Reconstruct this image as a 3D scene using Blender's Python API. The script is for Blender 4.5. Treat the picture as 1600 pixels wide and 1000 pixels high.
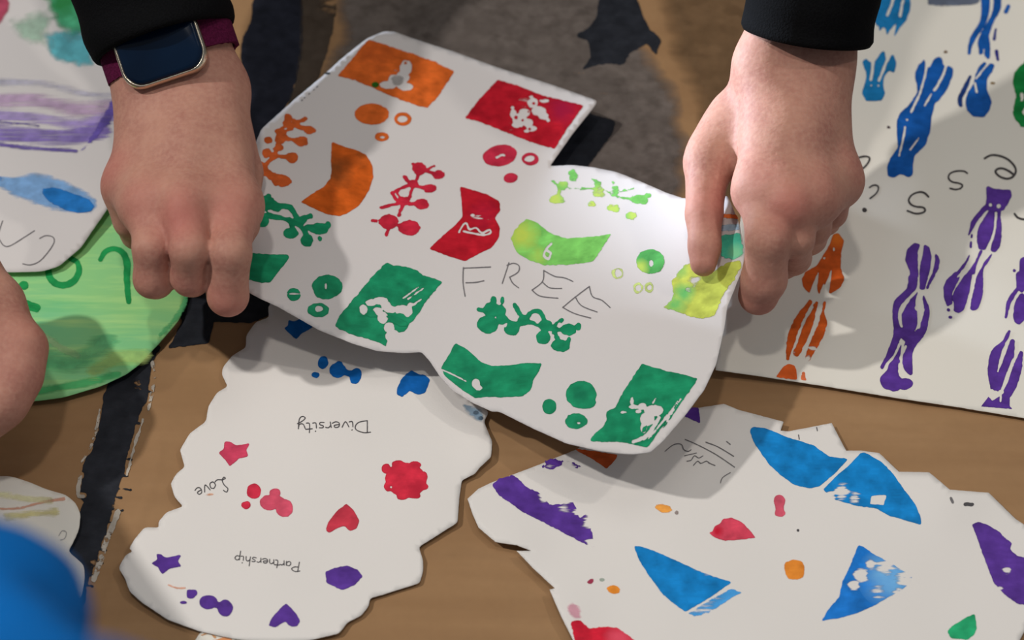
import bpy, bmesh, math, random
import numpy as np
from mathutils import Vector, Matrix
from mathutils.geometry import delaunay_2d_cdt

random.seed(7)
rng = np.random.default_rng(7)
for o in list(bpy.data.objects):
    bpy.data.objects.remove(o)
SC = bpy.context.scene
COL = SC.collection

# ------------------------------------------------------------------ camera, world, lights, exposure
PITCH = math.radians(52.0)
DIST = 0.95
FPX = 2790.0
CAM = np.array([0.0, -DIST * math.cos(PITCH), DIST * math.sin(PITCH)])
FWD = np.array([0.0, math.cos(PITCH), -math.sin(PITCH)])
UPV = np.array([0.0, math.sin(PITCH), math.cos(PITCH)])
cd = bpy.data.cameras.new('camera')
cam = bpy.data.objects.new('camera', cd)
COL.objects.link(cam)
cam.location = CAM
cam.rotation_euler = (math.pi / 2 - PITCH, 0, 0)
cd.sensor_width = 36.0
cd.lens = 36.0 * FPX / 1600.0
cd.clip_start = 0.02
cd.dof.use_dof = True
cd.dof.focus_distance = 0.90
cd.dof.aperture_fstop = 7.0
SC.camera = cam

SC.view_settings.view_transform = 'Standard'
SC.view_settings.look = 'None'
SC.view_settings.gamma = 1.0
SC.view_settings.use_curve_mapping = False
SC.view_settings.exposure = 0.0

w = bpy.data.worlds.new('world')
SC.world = w
w.use_nodes = True
w.node_tree.nodes['Background'].inputs[0].default_value = (0.86, 0.93, 1.0, 1)
w.node_tree.nodes['Background'].inputs[1].default_value = 0.20


def area(name, loc, target, size, energy, color):
    l = bpy.data.lights.new(name, 'AREA')
    l.shape = 'DISK'
    l.size = size
    l.energy = energy
    l.color = color
    o = bpy.data.objects.new(name, l)
    COL.objects.link(o)
    o.location = loc
    d = Vector(target) - Vector(loc)
    o.rotation_euler = d.to_track_quat('-Z', 'Y').to_euler()
    return o


# ceiling lamps of the hall, all well outside the frame
area('ceiling_panel', (0.25, 0.75, 2.5), (0, 0, 0), 1.2, 5.5, (1.0, 0.955, 0.90))
area('ceiling_lamp', (-1.55, 0.00, 2.05), (0, 0, 0), 0.09, 29, (1.0, 0.97, 0.93))
area('ceiling_lamp', (1.45, 0.10, 2.2), (0, 0, 0), 0.10, 7.5, (1.0, 0.95, 0.88))
area('ceiling_lamp', (-0.10, -0.30, 2.0), (0.05, -.1, 0), 0.10, 6.5, (1.0, 0.94, 0.87))


def spot(name, loc, target, deg, energy, color, radius):
    l = bpy.data.lights.new(name, 'SPOT')
    l.spot_size = math.radians(deg)
    l.spot_blend = 0.6
    l.shadow_soft_size = radius
    l.energy = energy
    l.color = color
    o = bpy.data.objects.new(name, l)
    COL.objects.link(o)
    o.location = loc
    o.rotation_euler = (Vector(target) - Vector(loc)).to_track_quat('-Z', 'Y').to_euler()


# narrow spot added low at the left to give the wrist a cool rim
spot('wrist_rim_spot', (-1.35, 0.84, 0.16), (0.098, 0.070, 0.095), 6.6, 330, (0.72, 0.83, 1.0), 0.05)


# ------------------------------------------------------------------ geometry helpers
def P(px, py, z):
    """table-space point seen at photo pixel (px,py) lying at height z"""
    px = np.asarray(px, float); py = np.asarray(py, float); z = np.asarray(z, float)
    u = (px - 800.0) / FPX
    v = (500.0 - py) / FPX
    dx = u
    dy = FWD[1] + v * UPV[1]
    dz = FWD[2] + v * UPV[2]
    t = (z - CAM[2]) / dz
    return np.stack([CAM[0] + t * dx, CAM[1] + t * dy, np.broadcast_to(z, t.shape) + 0 * t], -1)


def mpp(px, py, z):
    p = P(px, py, z) - CAM
    return float(np.dot(p, FWD)) / FPX


def lin(c):
    c = np.asarray(c, float) / 255.0
    return np.where(c <= 0.04045, c / 12.92, ((c + 0.055) / 1.055) ** 2.4)


REF = lin((212, 203, 195))


def alb(c, k=0.76):
    """albedo of a pigment from how it reads beside the white paper"""
    return tuple(np.clip(lin(c) / REF * k, 0.004, 0.95))


def set_tag(o, label=None, cat=None, group=None, kind=None):
    if label: o['label'] = label
    if cat: o['category'] = cat
    if group: o['group'] = group
    if kind: o['kind'] = kind
    return o


def empty(name, loc, label, cat, group=None):
    o = bpy.data.objects.new(name, None)
    o.empty_display_size = 0.02
    COL.objects.link(o)
    o.location = Vector([float(a) for a in loc])
    return set_tag(o, label, cat, group)


def mesh_obj(name, verts, faces, mat, parent=None, smooth=True, attrs=None, label=None):
    verts = np.asarray(verts, float)
    if parent is not None:
        off = np.array(world_loc(parent))
        verts = verts - off
    me = bpy.data.meshes.new(name)
    me.from_pydata([tuple(v) for v in verts.tolist()], [], [tuple(int(i) for i in f) for f in faces])
    me.update()
    if smooth:
        me.polygons.foreach_set('use_smooth', [True] * len(me.polygons))
    if attrs:
        for k, a in attrs.items():
            at = me.attributes.new(k, 'FLOAT', 'POINT')
            at.data.foreach_set('value', np.asarray(a, dtype=np.float32))
    if mat: me.materials.append(mat)
    o = bpy.data.objects.new(name, me)
    COL.objects.link(o)
    if parent is not None: o.parent = parent
    if label: o['label'] = label
    return o


def world_loc(o):
    v = Vector((0, 0, 0))
    while o is not None:
        v = v + o.location
        o = o.parent
    return v


def catmull(pts, closed=False, sub=6):
    pts = np.asarray(pts, float)
    n = len(pts)
    if n < 3: return pts
    out = []
    rngi = range(n) if closed else range(n - 1)
    for i in rngi:
        if closed:
            p0, p1, p2, p3 = pts[(i - 1) % n], pts[i], pts[(i + 1) % n], pts[(i + 2) % n]
        else:
            p0, p1, p2, p3 = pts[max(i - 1, 0)], pts[i], pts[i + 1], pts[min(i + 2, n - 1)]
        for k in range(sub):
            t = k / sub
            out.append(0.5 * ((2 * p1) + (-p0 + p2) * t + (2 * p0 - 5 * p1 + 4 * p2 - p3) * t * t + (-p0 + 3 * p1 - 3 * p2 + p3) * t ** 3))
    if not closed: out.append(pts[-1])
    return np.array(out)


def resample(pts, step, closed=True):
    pts = np.asarray(pts, float)
    if closed: pts = np.vstack([pts, pts[:1]])
    out = []
    for a, b in zip(pts[:-1], pts[1:]):
        L = np.linalg.norm(b - a)
        k = max(1, int(round(L / step)))
        for i in range(k):
            out.append(a + (b - a) * i / k)
    if not closed: out.append(pts[-1])
    return np.array(out)


def soften(pts, it):
    for _ in range(it):
        pts = pts * 0.5 + 0.25 * (np.roll(pts, 1, 0) + np.roll(pts, -1, 0))
    return pts


def inside(poly, q):
    x, y = q[:, 0], q[:, 1]
    c = np.zeros(len(q), bool)
    n = len(poly)
    j = n - 1
    for i in range(n):
        xi, yi = poly[i]; xj, yj = poly[j]
        if yi != yj:
            m = ((yi > y) != (yj > y)) & (x < (xj - xi) * (y - yi) / (yj - yi) + xi)
            c ^= m
        j = i
    return c


def segdist(q, a, b, ra=0.0, rb=0.0):
    ab = b - a
    L2 = max(float(ab @ ab), 1e-12)
    t = np.clip(((q - a) @ ab) / L2, 0, 1)
    return np.linalg.norm(q - (a + t[:, None] * ab), axis=1) - (ra + (rb - ra) * t)


def polydist(poly, q):
    d = np.full(len(q), 1e9)
    n = len(poly)
    for i in range(n):
        d = np.minimum(d, segdist(q, poly[i], poly[(i + 1) % n]))
    ins = inside(poly, q)
    return np.where(ins, -d, d)


_lat = np.random.default_rng(3).random((64, 64))


def vnoise(q, s):
    x = q[:, 0] / s + 1000; y = q[:, 1] / s + 1000
    ix = np.floor(x).astype(int); iy = np.floor(y).astype(int)
    fx = x - ix; fy = y - iy
    fx = fx * fx * (3 - 2 * fx); fy = fy * fy * (3 - 2 * fy)
    a = _lat[ix % 64, iy % 64]; b = _lat[(ix + 1) % 64, iy % 64]
    c = _lat[ix % 64, (iy + 1) % 64]; d = _lat[(ix + 1) % 64, (iy + 1) % 64]
    return (a * (1 - fx) + b * fx) * (1 - fy) + (c * (1 - fx) + d * fx) * fy - 0.5


def smin(a, b, k):
    if k <= 0: return np.minimum(a, b)
    h = np.clip(0.5 + 0.5 * (b - a) / k, 0, 1)
    return b * (1 - h) + a * h - k * h * (1 - h)


# crop frames used while measuring: (x0, y0, scale)
CR = dict(A=(0, 0, .2625), B=(0, 240, .2626), C=(0, 480, .2626), D=(0, 740, .2626),
          E=(380, 20, .2626), F=(380, 260, .2626), G=(380, 480, .2626), H=(380, 740, .2626),
          I=(780, 0, .2626), J=(780, 240, .2626), K=(780, 480, .2626), L=(780, 740, .2626),
          M=(1180, 0, .2626), N=(1180, 240, .2626), O=(1180, 480, .2626), P=(1180, 740, .2626),
          R2=(1340, 0, 1 / 6.154), R3=(1340, 150, 1 / 6.154), R4=(1360, 280, 1 / 6.25),
          R5=(1360, 430, 1 / 4.546), R6=(1000, 610, 1 / 5.881), R7=(840, 690, 1 / 5.881),
          R8=(180, 560, .2), R1=(1120, 470, 1 / 6.667), RH=(1100, 330, 1 / 5.554), X=(0, 0, 1.0))


def cx(f, pts):
    x0, y0, s = CR[f]
    return [(x0 + p[0] * s, y0 + p[1] * s) + tuple(a * s for a in p[2:]) for p in pts]


# ------------------------------------------------------------------ node helpers
def new_mat(name):
    m = bpy.data.materials.new(name)
    m.use_nodes = True
    nt = m.node_tree
    return m, nt, nt.nodes['Principled BSDF']


def N(nt, t, **kw):
    n = nt.nodes.new(t)
    for k, v in kw.items():
        if k.startswith('i_'):
            n.inputs[int(k[2:]) if k[2:].isdigit() else k[2:]].default_value = v
        else:
            setattr(n, k, v)
    return n


def mth(nt, op, a, b=None, c=None, clamp=False):
    n = nt.nodes.new('ShaderNodeMath'); n.operation = op; n.use_clamp = clamp
    for i, x in enumerate((a, b, c)):
        if x is None: continue
        if isinstance(x, (int, float)): n.inputs[i].default_value = x
        else: nt.links.new(x, n.inputs[i])
    return n.outputs[0]


def mix(nt, f, a, b):
    n = nt.nodes.new('ShaderNodeMix'); n.data_type = 'RGBA'
    for i, x in ((0, f), (6, a), (7, b)):
        if isinstance(x, (int, float)): n.inputs[i].default_value = x
        elif isinstance(x, tuple): n.inputs[i].default_value = (x[0], x[1], x[2], 1)
        else: nt.links.new(x, n.inputs[i])
    return n.outputs[2]


def noise(nt, scale, detail=3, rot=0.0, sc=(1, 1, 1), rough=.5):
    tc = N(nt, 'ShaderNodeTexCoord')
    mp = N(nt, 'ShaderNodeMapping')
    mp.inputs['Rotation'].default_value = (0, 0, rot)
    mp.inputs['Scale'].default_value = sc
    mp2 = N(nt, 'ShaderNodeMapping')
    nt.links.new(tc.outputs['Object'], mp.inputs[0])
    nz = N(nt, 'ShaderNodeTexNoise')
    nz.inputs['Scale'].default_value = scale
    nz.inputs['Detail'].default_value = detail
    nz.inputs['Roughness'].default_value = rough
    nt.links.new(mp.outputs[0], nz.inputs['Vector'])
    return nz.outputs[0]


def bump(nt, bsdf, h, strength, dist=0.001):
    b = N(nt, 'ShaderNodeBump')
    b.inputs['Strength'].default_value = strength
    b.inputs['Distance'].default_value = dist
    nt.links.new(h, b.inputs['Height'])
    nt.links.new(b.outputs[0], bsdf.inputs['Normal'])


def paper_mat(name, col, var=0.03):
    m, nt, b = new_mat(name)
    n1 = noise(nt, 9, 4)
    n2 = noise(nt, 900, 2)
    c2 = tuple(x * (1 - var * 2.2) for x in col)
    nt.links.new(mix(nt, n1, col, c2), b.inputs['Base Color'])
    b.inputs['Roughness'].default_value = 0.7
    b.inputs['Specular IOR Level'].default_value = 0.15
    bump(nt, b, n2, 0.12, 0.0004)
    return m


WHITE = paper_mat('white_card', (0.79, 0.75, 0.71))
WHITE_COOL = paper_mat('white_card_main', (0.67, 0.632, 0.618))
WHITE_WARM = paper_mat('white_card_warm', (0.80, 0.76, 0.68))

_pm = {}


def paint(col, col2=None, rot=0.4, contrast=4.0, aniso=0.22, scale=420, rim=0.80, gloss=0.5, op=1.0):
    key = (tuple(col), tuple(col2) if col2 else None, rot, contrast, aniso, scale, rim, gloss, op)
    if key in _pm: return _pm[key]
    m, nt, b = new_mat('paint')
    A = alb(col)
    n1 = noise(nt, 120, 4)
    ns = noise(nt, scale, 3, rot, (aniso, 1, 1), .6)
    a_r = N(nt, 'ShaderNodeAttribute', attribute_name='rim').outputs['Fac']
    a_d = N(nt, 'ShaderNodeAttribute', attribute_name='dry').outputs['Fac']
    base = mix(nt, mth(nt, 'MULTIPLY_ADD', n1, 3.2, -1.1, clamp=True), tuple(min(1, x * 1.18 + .003) for x in A), tuple(x * 0.66 for x in A))
    base = mix(nt, mth(nt, 'MULTIPLY_ADD', ns, 2.4, -0.9, clamp=True), base, tuple(x * 0.9 for x in A))
    if col2:
        a_m = N(nt, 'ShaderNodeAttribute', attribute_name='tint').outputs['Fac']
        f = mth(nt, 'ADD', a_m, mth(nt, 'MULTIPLY_ADD', n1, 0.9, -0.45), clamp=True)
        f = mth(nt, 'MULTIPLY', f, mth(nt, 'GREATER_THAN', a_m, 0.01))
        base = mix(nt, f, base, alb(col2))
    base = mix(nt, mth(nt, 'MULTIPLY', a_r, rim), base, tuple(x * 0.42 for x in A))
    nt.links.new(base, b.inputs['Base Color'])
    d = mth(nt, 'MULTIPLY_ADD', a_d, -1.6, 1.3)
    d = mth(nt, 'ADD', d, mth(nt, 'MULTIPLY_ADD', ns, -2.2, 1.1))
    d = mth(nt, 'MULTIPLY_ADD', mth(nt, 'SUBTRACT', d, 0.5), contrast, 0.5, clamp=True)
    d = mth(nt, 'MAXIMUM', d, mth(nt, 'LESS_THAN', a_d, 0.02))
    if op < 1: d = mth(nt, 'MULTIPLY', d, op)
    nt.links.new(d, b.inputs['Alpha'])
    b.inputs['Roughness'].default_value = gloss
    b.inputs['Specular IOR Level'].default_value = 0.12
    bump(nt, b, ns, 0.25, 0.0004)
    _pm[key] = m
    return m


def ink(col, name='pencil'):
    m, nt, b = new_mat(name)
    n1 = noise(nt, 1500, 2)
    nt.links.new(mix(nt, n1, tuple(x * .8 for x in alb(col)), tuple(min(1, x * 1.35) for x in alb(col))), b.inputs['Base Color'])
    b.inputs['Roughness'].default_value = 0.6
    return m


PENCIL = ink((98, 90, 88))
INK = ink((62, 56, 56), 'ink')


# ------------------------------------------------------------------ height field from control points (thin plate)
class HF:
    def __init__(self, ctrl, base=0.0, wob=0.0, wscale=150.0):
        c = np.array(ctrl, float)
        self.xy = c[:, :2] / 300.0
        n = len(c)
        K = self._k(self.xy, self.xy) + np.eye(n) * 0.01
        Pm = np.hstack([np.ones((n, 1)), self.xy])
        Am = np.vstack([np.hstack([K, Pm]), np.hstack([Pm.T, np.zeros((3, 3))])])
        self.wt = np.linalg.solve(Am, np.concatenate([c[:, 2], np.zeros(3)]))
        self.base, self.wob, self.ws = base, wob, wscale

    @staticmethod
    def _k(a, b):
        r = np.linalg.norm(a[:, None] - b[None], axis=2) + 1e-9
        return r * r * np.log(r)

    def __call__(self, q):
        q = np.asarray(q, float)
        s = q / 300.0
        z = self._k(s, self.xy) @ self.wt[:-3] + self.wt[-3] + s @ self.wt[-2:]
        if self.wob: z = z + self.wob * 2 * vnoise(q, self.ws)
        return np.maximum(z, self.base)


class Flat:
    def __init__(self, z, wob=0.0, ws=160.0, lift=None):
        self.z, self.wob, self.ws, self.lift = z, wob, ws, lift or []

    def __call__(self, q):
        q = np.asarray(q, float)
        z = np.full(len(q), self.z) + self.wob * (vnoise(q, self.ws) + 0.5)
        for (x, y, r, h) in self.lift:
            z = z + h * np.exp(-((q[:, 0] - x) ** 2 + (q[:, 1] - y) ** 2) / (r * r))
        return z


def sheet(name, outline, hf, mat, label, cat='paper', spacing=9.0, rnd=1, jit=0.35, thick=0.00035, part='card', group=None):
    ol = soften(resample(np.array([p[:2] for p in outline], float), 4.0), rnd)
    ol = ol + (rng.random(ol.shape) - 0.5) * jit
    mn, mx = ol.min(0), ol.max(0)
    gx, gy = np.meshgrid(np.arange(mn[0], mx[0], spacing), np.arange(mn[1], mx[1], spacing))
    q = np.stack([gx.ravel(), gy.ravel()], 1) + 0.37
    d = polydist(ol, q)
    q = q[d < -3.0]
    allp = np.vstack([ol, q])
    n = len(ol)
    r = delaunay_2d_cdt([Vector(p) for p in allp.tolist()], [(i, (i + 1) % n) for i in range(n)], [], 1, 1e-5)
    v2 = np.array([tuple(v) for v in r[0]])
    c = v2.mean(0)
    z = hf(v2)
    pts = P(v2[:, 0], v2[:, 1], z)
    loc = P(*ol.mean(0), 0.0)
    root = empty(name, (loc[0], loc[1], float(z.min())), label, cat, group)
    # orient faces upward
    fs = []
    for f in r[2]:
        a, b_, c_ = pts[f[0]], pts[f[1]], pts[f[2]]
        nz = np.cross(b_ - a, c_ - a)[2]
        fs.append(tuple(f) if nz > 0 else tuple(reversed(f)))
    o = mesh_obj(part, pts, fs, mat, root)
    md = o.modifiers.new('thickness', 'SOLIDIFY')
    md.thickness = thick
    md.offset = -1
    root_hf[root.name] = hf
    return root


root_hf = {}


# ------------------------------------------------------------------ painted marks, meshed by clipping a distance field
def poly(pts, it=2):
    pl = soften(resample(np.array([p[:2] for p in pts], float), 2.5), it)
    return lambda q: polydist(pl, q), pl


def disc(x, y, rx, ry=None, ang=0.0):
    ry = ry or rx
    c, s = math.cos(ang), math.sin(ang)

    def f(q):
        a = (q[:, 0] - x) * c + (q[:, 1] - y) * s
        b = -(q[:, 0] - x) * s + (q[:, 1] - y) * c
        k = np.sqrt((a / rx) ** 2 + (b / ry) ** 2)
        return (k - 1) * min(rx, ry)
    R = max(rx, ry)
    return f, np.array([(x - R, y - R), (x + R, y + R)])


def stroke(pts, w, sm=True):
    """pts (x,y[,w]) ; w half width in px"""
    a = np.array([(p[0], p[1], (p[2] if len(p) > 2 else w)) for p in pts], float)
    if sm and len(a) > 2: a = catmull(a, False, 5)

    def f(q):
        d = np.full(len(q), 1e9)
        for i in range(len(a) - 1):
            d = np.minimum(d, segdist(q, a[i, :2], a[i + 1, :2], a[i, 2], a[i + 1, 2]))
        return d
    r = a[:, 2].max()
    return f, np.vstack([a[:, :2] - r, a[:, :2] + r])


def mark(parent, name, adds, subs, mat, step=1.7, k=1.2, rough=0.55, rsc=4.5, dry=None, soft=0.0, tint=None,
         lift=0.00014, rimw=1.5, label=None, relief=0.0):
    hf = root_hf[parent.name]
    bb = np.vstack([a[1] for a in adds])
    m = 3 + rough
    x = np.arange(bb[:, 0].min() - m, bb[:, 0].max() + m + step, step)
    y = np.arange(bb[:, 1].min() - m, bb[:, 1].max() + m + step, step)
    nx, ny = len(x), len(y)
    gx, gy = np.meshgrid(x, y, indexing='ij')
    q = np.stack([gx.ravel(), gy.ravel()], 1)
    d = None
    for a in adds:
        da = a[0](q)
        d = da if d is None else smin(d, da, k)
    for s in subs:
        d = np.maximum(d, -s[0](q))
    if rough: d = d + rough * 2 * (vnoise(q, rsc) + 0.5 * vnoise(q, rsc * .4))
    d = np.where(np.abs(d) < 1e-6, 1e-6, d)
    D = d.reshape(nx, ny)
    ins = D < 0
    vid = {}
    V, F = [], []
    VD = []

    def gv(i, j):
        kk = (i, j)
        if kk not in vid:
            vid[kk] = len(V); V.append((x[i], y[j])); VD.append(D[i, j])
        return vid[kk]

    def ev(i, j, i2, j2):
        kk = (i, j, i2, j2) if (i, j) < (i2, j2) else (i2, j2, i, j)
        if kk not in vid:
            a, b = D[kk[0], kk[1]], D[kk[2], kk[3]]
            t = a / (a - b)
            vid[kk] = len(V)
            V.append((x[kk[0]] + t * (x[kk[2]] - x[kk[0]]), y[kk[1]] + t * (y[kk[3]] - y[kk[1]])))
            VD.append(0.0)
        return vid[kk]

    cnt = ins[:-1, :-1].astype(int) + ins[1:, :-1] + ins[:-1, 1:] + ins[1:, 1:]
    for i, j in zip(*np.nonzero(cnt)):
        cs = [(i, j), (i, j + 1), (i + 1, j + 1), (i + 1, j)]
        if cnt[i, j] == 4:
            F.append([gv(*c) for c in cs]); continue
        pl = []
        for t in range(4):
            a, b = cs[t], cs[(t + 1) % 4]
            if ins[a]: pl.append(gv(*a))
            if ins[a] != ins[b]: pl.append(ev(*a, *b))
        if len(pl) >= 3: F.append(pl)
    if not F: return None
    V = np.array(V); VD = np.array(VD)
    rim = np.clip(1 + VD / rimw, 0, 1) * np.clip(.75 + 1.4 * vnoise(V, 11), .15, 1)
    dr = np.zeros(len(V))
    if soft: dr = np.clip(1 + VD / soft, 0, 1)
    for b in (dry or []):
        bx, by, br, bs = b[:4]
        dr = np.maximum(dr, bs * np.clip(1.25 - np.hypot(V[:, 0] - bx, V[:, 1] - by) / br, 0, 1))
    tn = np.zeros(len(V))
    for b in (tint or []):
        bx, by, br, bs = b[:4]
        tn = np.maximum(tn, bs * np.clip(1.3 - np.hypot(V[:, 0] - bx, V[:, 1] - by) / br, 0, 1))
    z = hf(V) + lift + relief * np.clip(-VD / 3, 0, 1)
    pts = P(V[:, 0], V[:, 1], z)
    # screen y is flipped, so orientation (i,j)->(i,j+1)->(i+1,j+1) faces up
    return mesh_obj(name, pts, F, mat, parent, True, dict(rim=rim, dry=dr, tint=tn), label)


def lines(parent, name, strokes, w, mat, step=0.9, label=None, rough=0.12):
    """each handwritten letter or pencil line as one thin mark"""
    return mark(parent, name, [stroke(s, w) for s in strokes], [], mat, step=step, k=0.3, rough=rough, rsc=3, rimw=.5, label=label, lift=0.00022)


GLYPH = {
    'D': (0.75, [[(.1, 0), (.12, 1)], [(-.05, .98), (.3, 1.0), (.66, .75), (.7, .4), (.5, .1), (.1, 0)]]),
    'L': (0.62, [[(.35, .85), (.22, 1.05), (.08, .85), (.2, .5), (.2, .15), (.05, 0), (.0, .12), (.2, .12), (.45, .0), (.62, .08)]]),
    'P': (0.6, [[(.1, -.05), (.14, 1)], [(.0, .9), (.3, 1.02), (.55, .8), (.4, .55), (.13, .5)]]),
    'i': (0.28, [[(.08, .48), (.1, .05), (.26, .05)], [(.12, .72), (.14, .76)]]),
    'v': (0.42, [[(.0, .48), (.16, .02), (.34, .48)]]),
    'e': (0.42, [[(.04, .24), (.3, .3), (.26, .48), (.08, .42), (.06, .12), (.22, .0), (.4, .12)]]),
    'r': (0.34, [[(.04, .48), (.08, .0)], [(.07, .3), (.18, .48), (.32, .44)]]),
    's': (0.36, [[(.3, .46), (.12, .46), (.1, .3), (.26, .2), (.24, .02), (.04, .03)]]),
    't': (0.34, [[(.16, .85), (.14, .1), (.3, .03)], [(.0, .52), (.34, .55)]]),
    'y': (0.45, [[(.02, .48), (.12, .1), (.3, .12), (.36, .48)], [(.36, .48), (.3, -.3), (.14, -.55), (.0, -.4), (.16, -.15), (.4, .05)]]),
    'o': (0.42, [[(.2, .48), (.04, .3), (.1, .03), (.3, .06), (.34, .36), (.2, .48)]]),
    'a': (0.42, [[(.32, .44), (.12, .46), (.04, .2), (.14, .02), (.3, .14), (.33, .46), (.34, .03)]]),
    'n': (0.42, [[(.04, .46), (.07, .0)], [(.06, .3), (.2, .48), (.32, .36), (.34, .0)]]),
    'h': (0.42, [[(.08, 1.0), (.06, .0)], [(.06, .28), (.2, .48), (.32, .36), (.34, .0)]]),
    'p': (0.42, [[(.06, .48), (.04, -.5)], [(.05, .36), (.22, .5), (.36, .3), (.24, .04), (.06, .1)]]),
}


def write(parent, word, p0, p1, cap, w, mat, label):
    """handwritten word whose baseline runs from p0 to p1 (photo pixels); each letter is one mark"""
    tot = sum(GLYPH[c][0] for c in word)
    d = np.array(p1, float) - np.array(p0, float)
    L = np.linalg.norm(d); d /= L
    up = np.array([d[1], -d[0]])
    sx = L / tot
    x = 0.0
    for c in word:
        adv, ss = GLYPH[c]
        st = [[tuple(np.array(p0) + d * (x + a * sx) + up * (b * cap)) for a, b in q] for q in ss]
        lines(parent, 'handwritten_letter', st, w, mat, step=.8, label=label, rough=.05)
        x += adv * sx


# ------------------------------------------------------------------ the setting
def build_floor():
    m, nt, b = new_mat('dark_floor')
    n = noise(nt, 12, 4)
    nt.links.new(mix(nt, n, (0.05, 0.047, 0.045), (0.09, 0.083, 0.08)), b.inputs['Base Color'])
    b.inputs['Roughness'].default_value = 0.5
    v = [(-3, -3, -.012), (3, -3, -.012), (3, 3, -.012), (-3, 3, -.012), (-3, -3, -.06), (3, -3, -.06), (3, 3, -.06), (-3, 3, -.06)]
    f = [(0, 1, 2, 3), (7, 6, 5, 4), (0, 4, 5, 1), (1, 5, 6, 2), (2, 6, 7, 3), (3, 7, 4, 0)]
    o = mesh_obj('floor', v, f, m, None, False)
    o['kind'] = 'structure'


build_floor()

# cardboard ------------------------------------------------------
CREASE = [  # pixel polylines, depth (m), half width px
    ([(1120, 612), (1250, 640), (1420, 668), (1640, 712)], -0.0009, 5),
    ([(1120, 622), (1300, 658), (1640, 728)], 0.0006, 6),
    ([(640, 112), (780, 128), (900, 142), (1116, 163), (1200, 176)], 0.0010, 4),
    ([(640, 84), (780, 98), (900, 114), (1020, 122)], -0.0008, 5),
    ([(1060, -30), (1085, 60), (1110, 160)], -0.0006, 8),
    ([(1010, -30), (1035, 60), (1060, 140)], 0.0005, 10),
    ([(240, 560), (300, 545), (350, 580)], 0.0008, 7),
    ([(250, 690), (230, 780), (180, 900), (150, 1010)], 0.0006, 8),
    ([(660, 880), (720, 872), (800, 885), (860, 900)], -0.0008, 6),
    ([(700, 860), (740, 850), (830, 880)], 0.0006, 7),
    ([(0, 720), (60, 705), (120, 690)], 0.0008, 6),
    ([(60, 650), (110, 660), (150, 650)], -0.0006, 6),
]


def card_z(q):
    z = 0.0008 * vnoise(q, 90) + 0.0005 * vnoise(q, 37) + 0.00025 * vnoise(q * np.array([0.25, 1.0]), 9)
    for pl, h, wd in CREASE:
        a = catmull(np.array(pl, float), False, 3)
        d = np.full(len(q), 1e9)
        for i in range(len(a) - 1): d = np.minimum(d, segdist(q, a[i], a[i + 1]))
        z = z + h * np.exp(-(d / wd) ** 2)
    return z


class CardHF:
    def __call__(self, q): return card_z(np.asarray(q, float))


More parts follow.
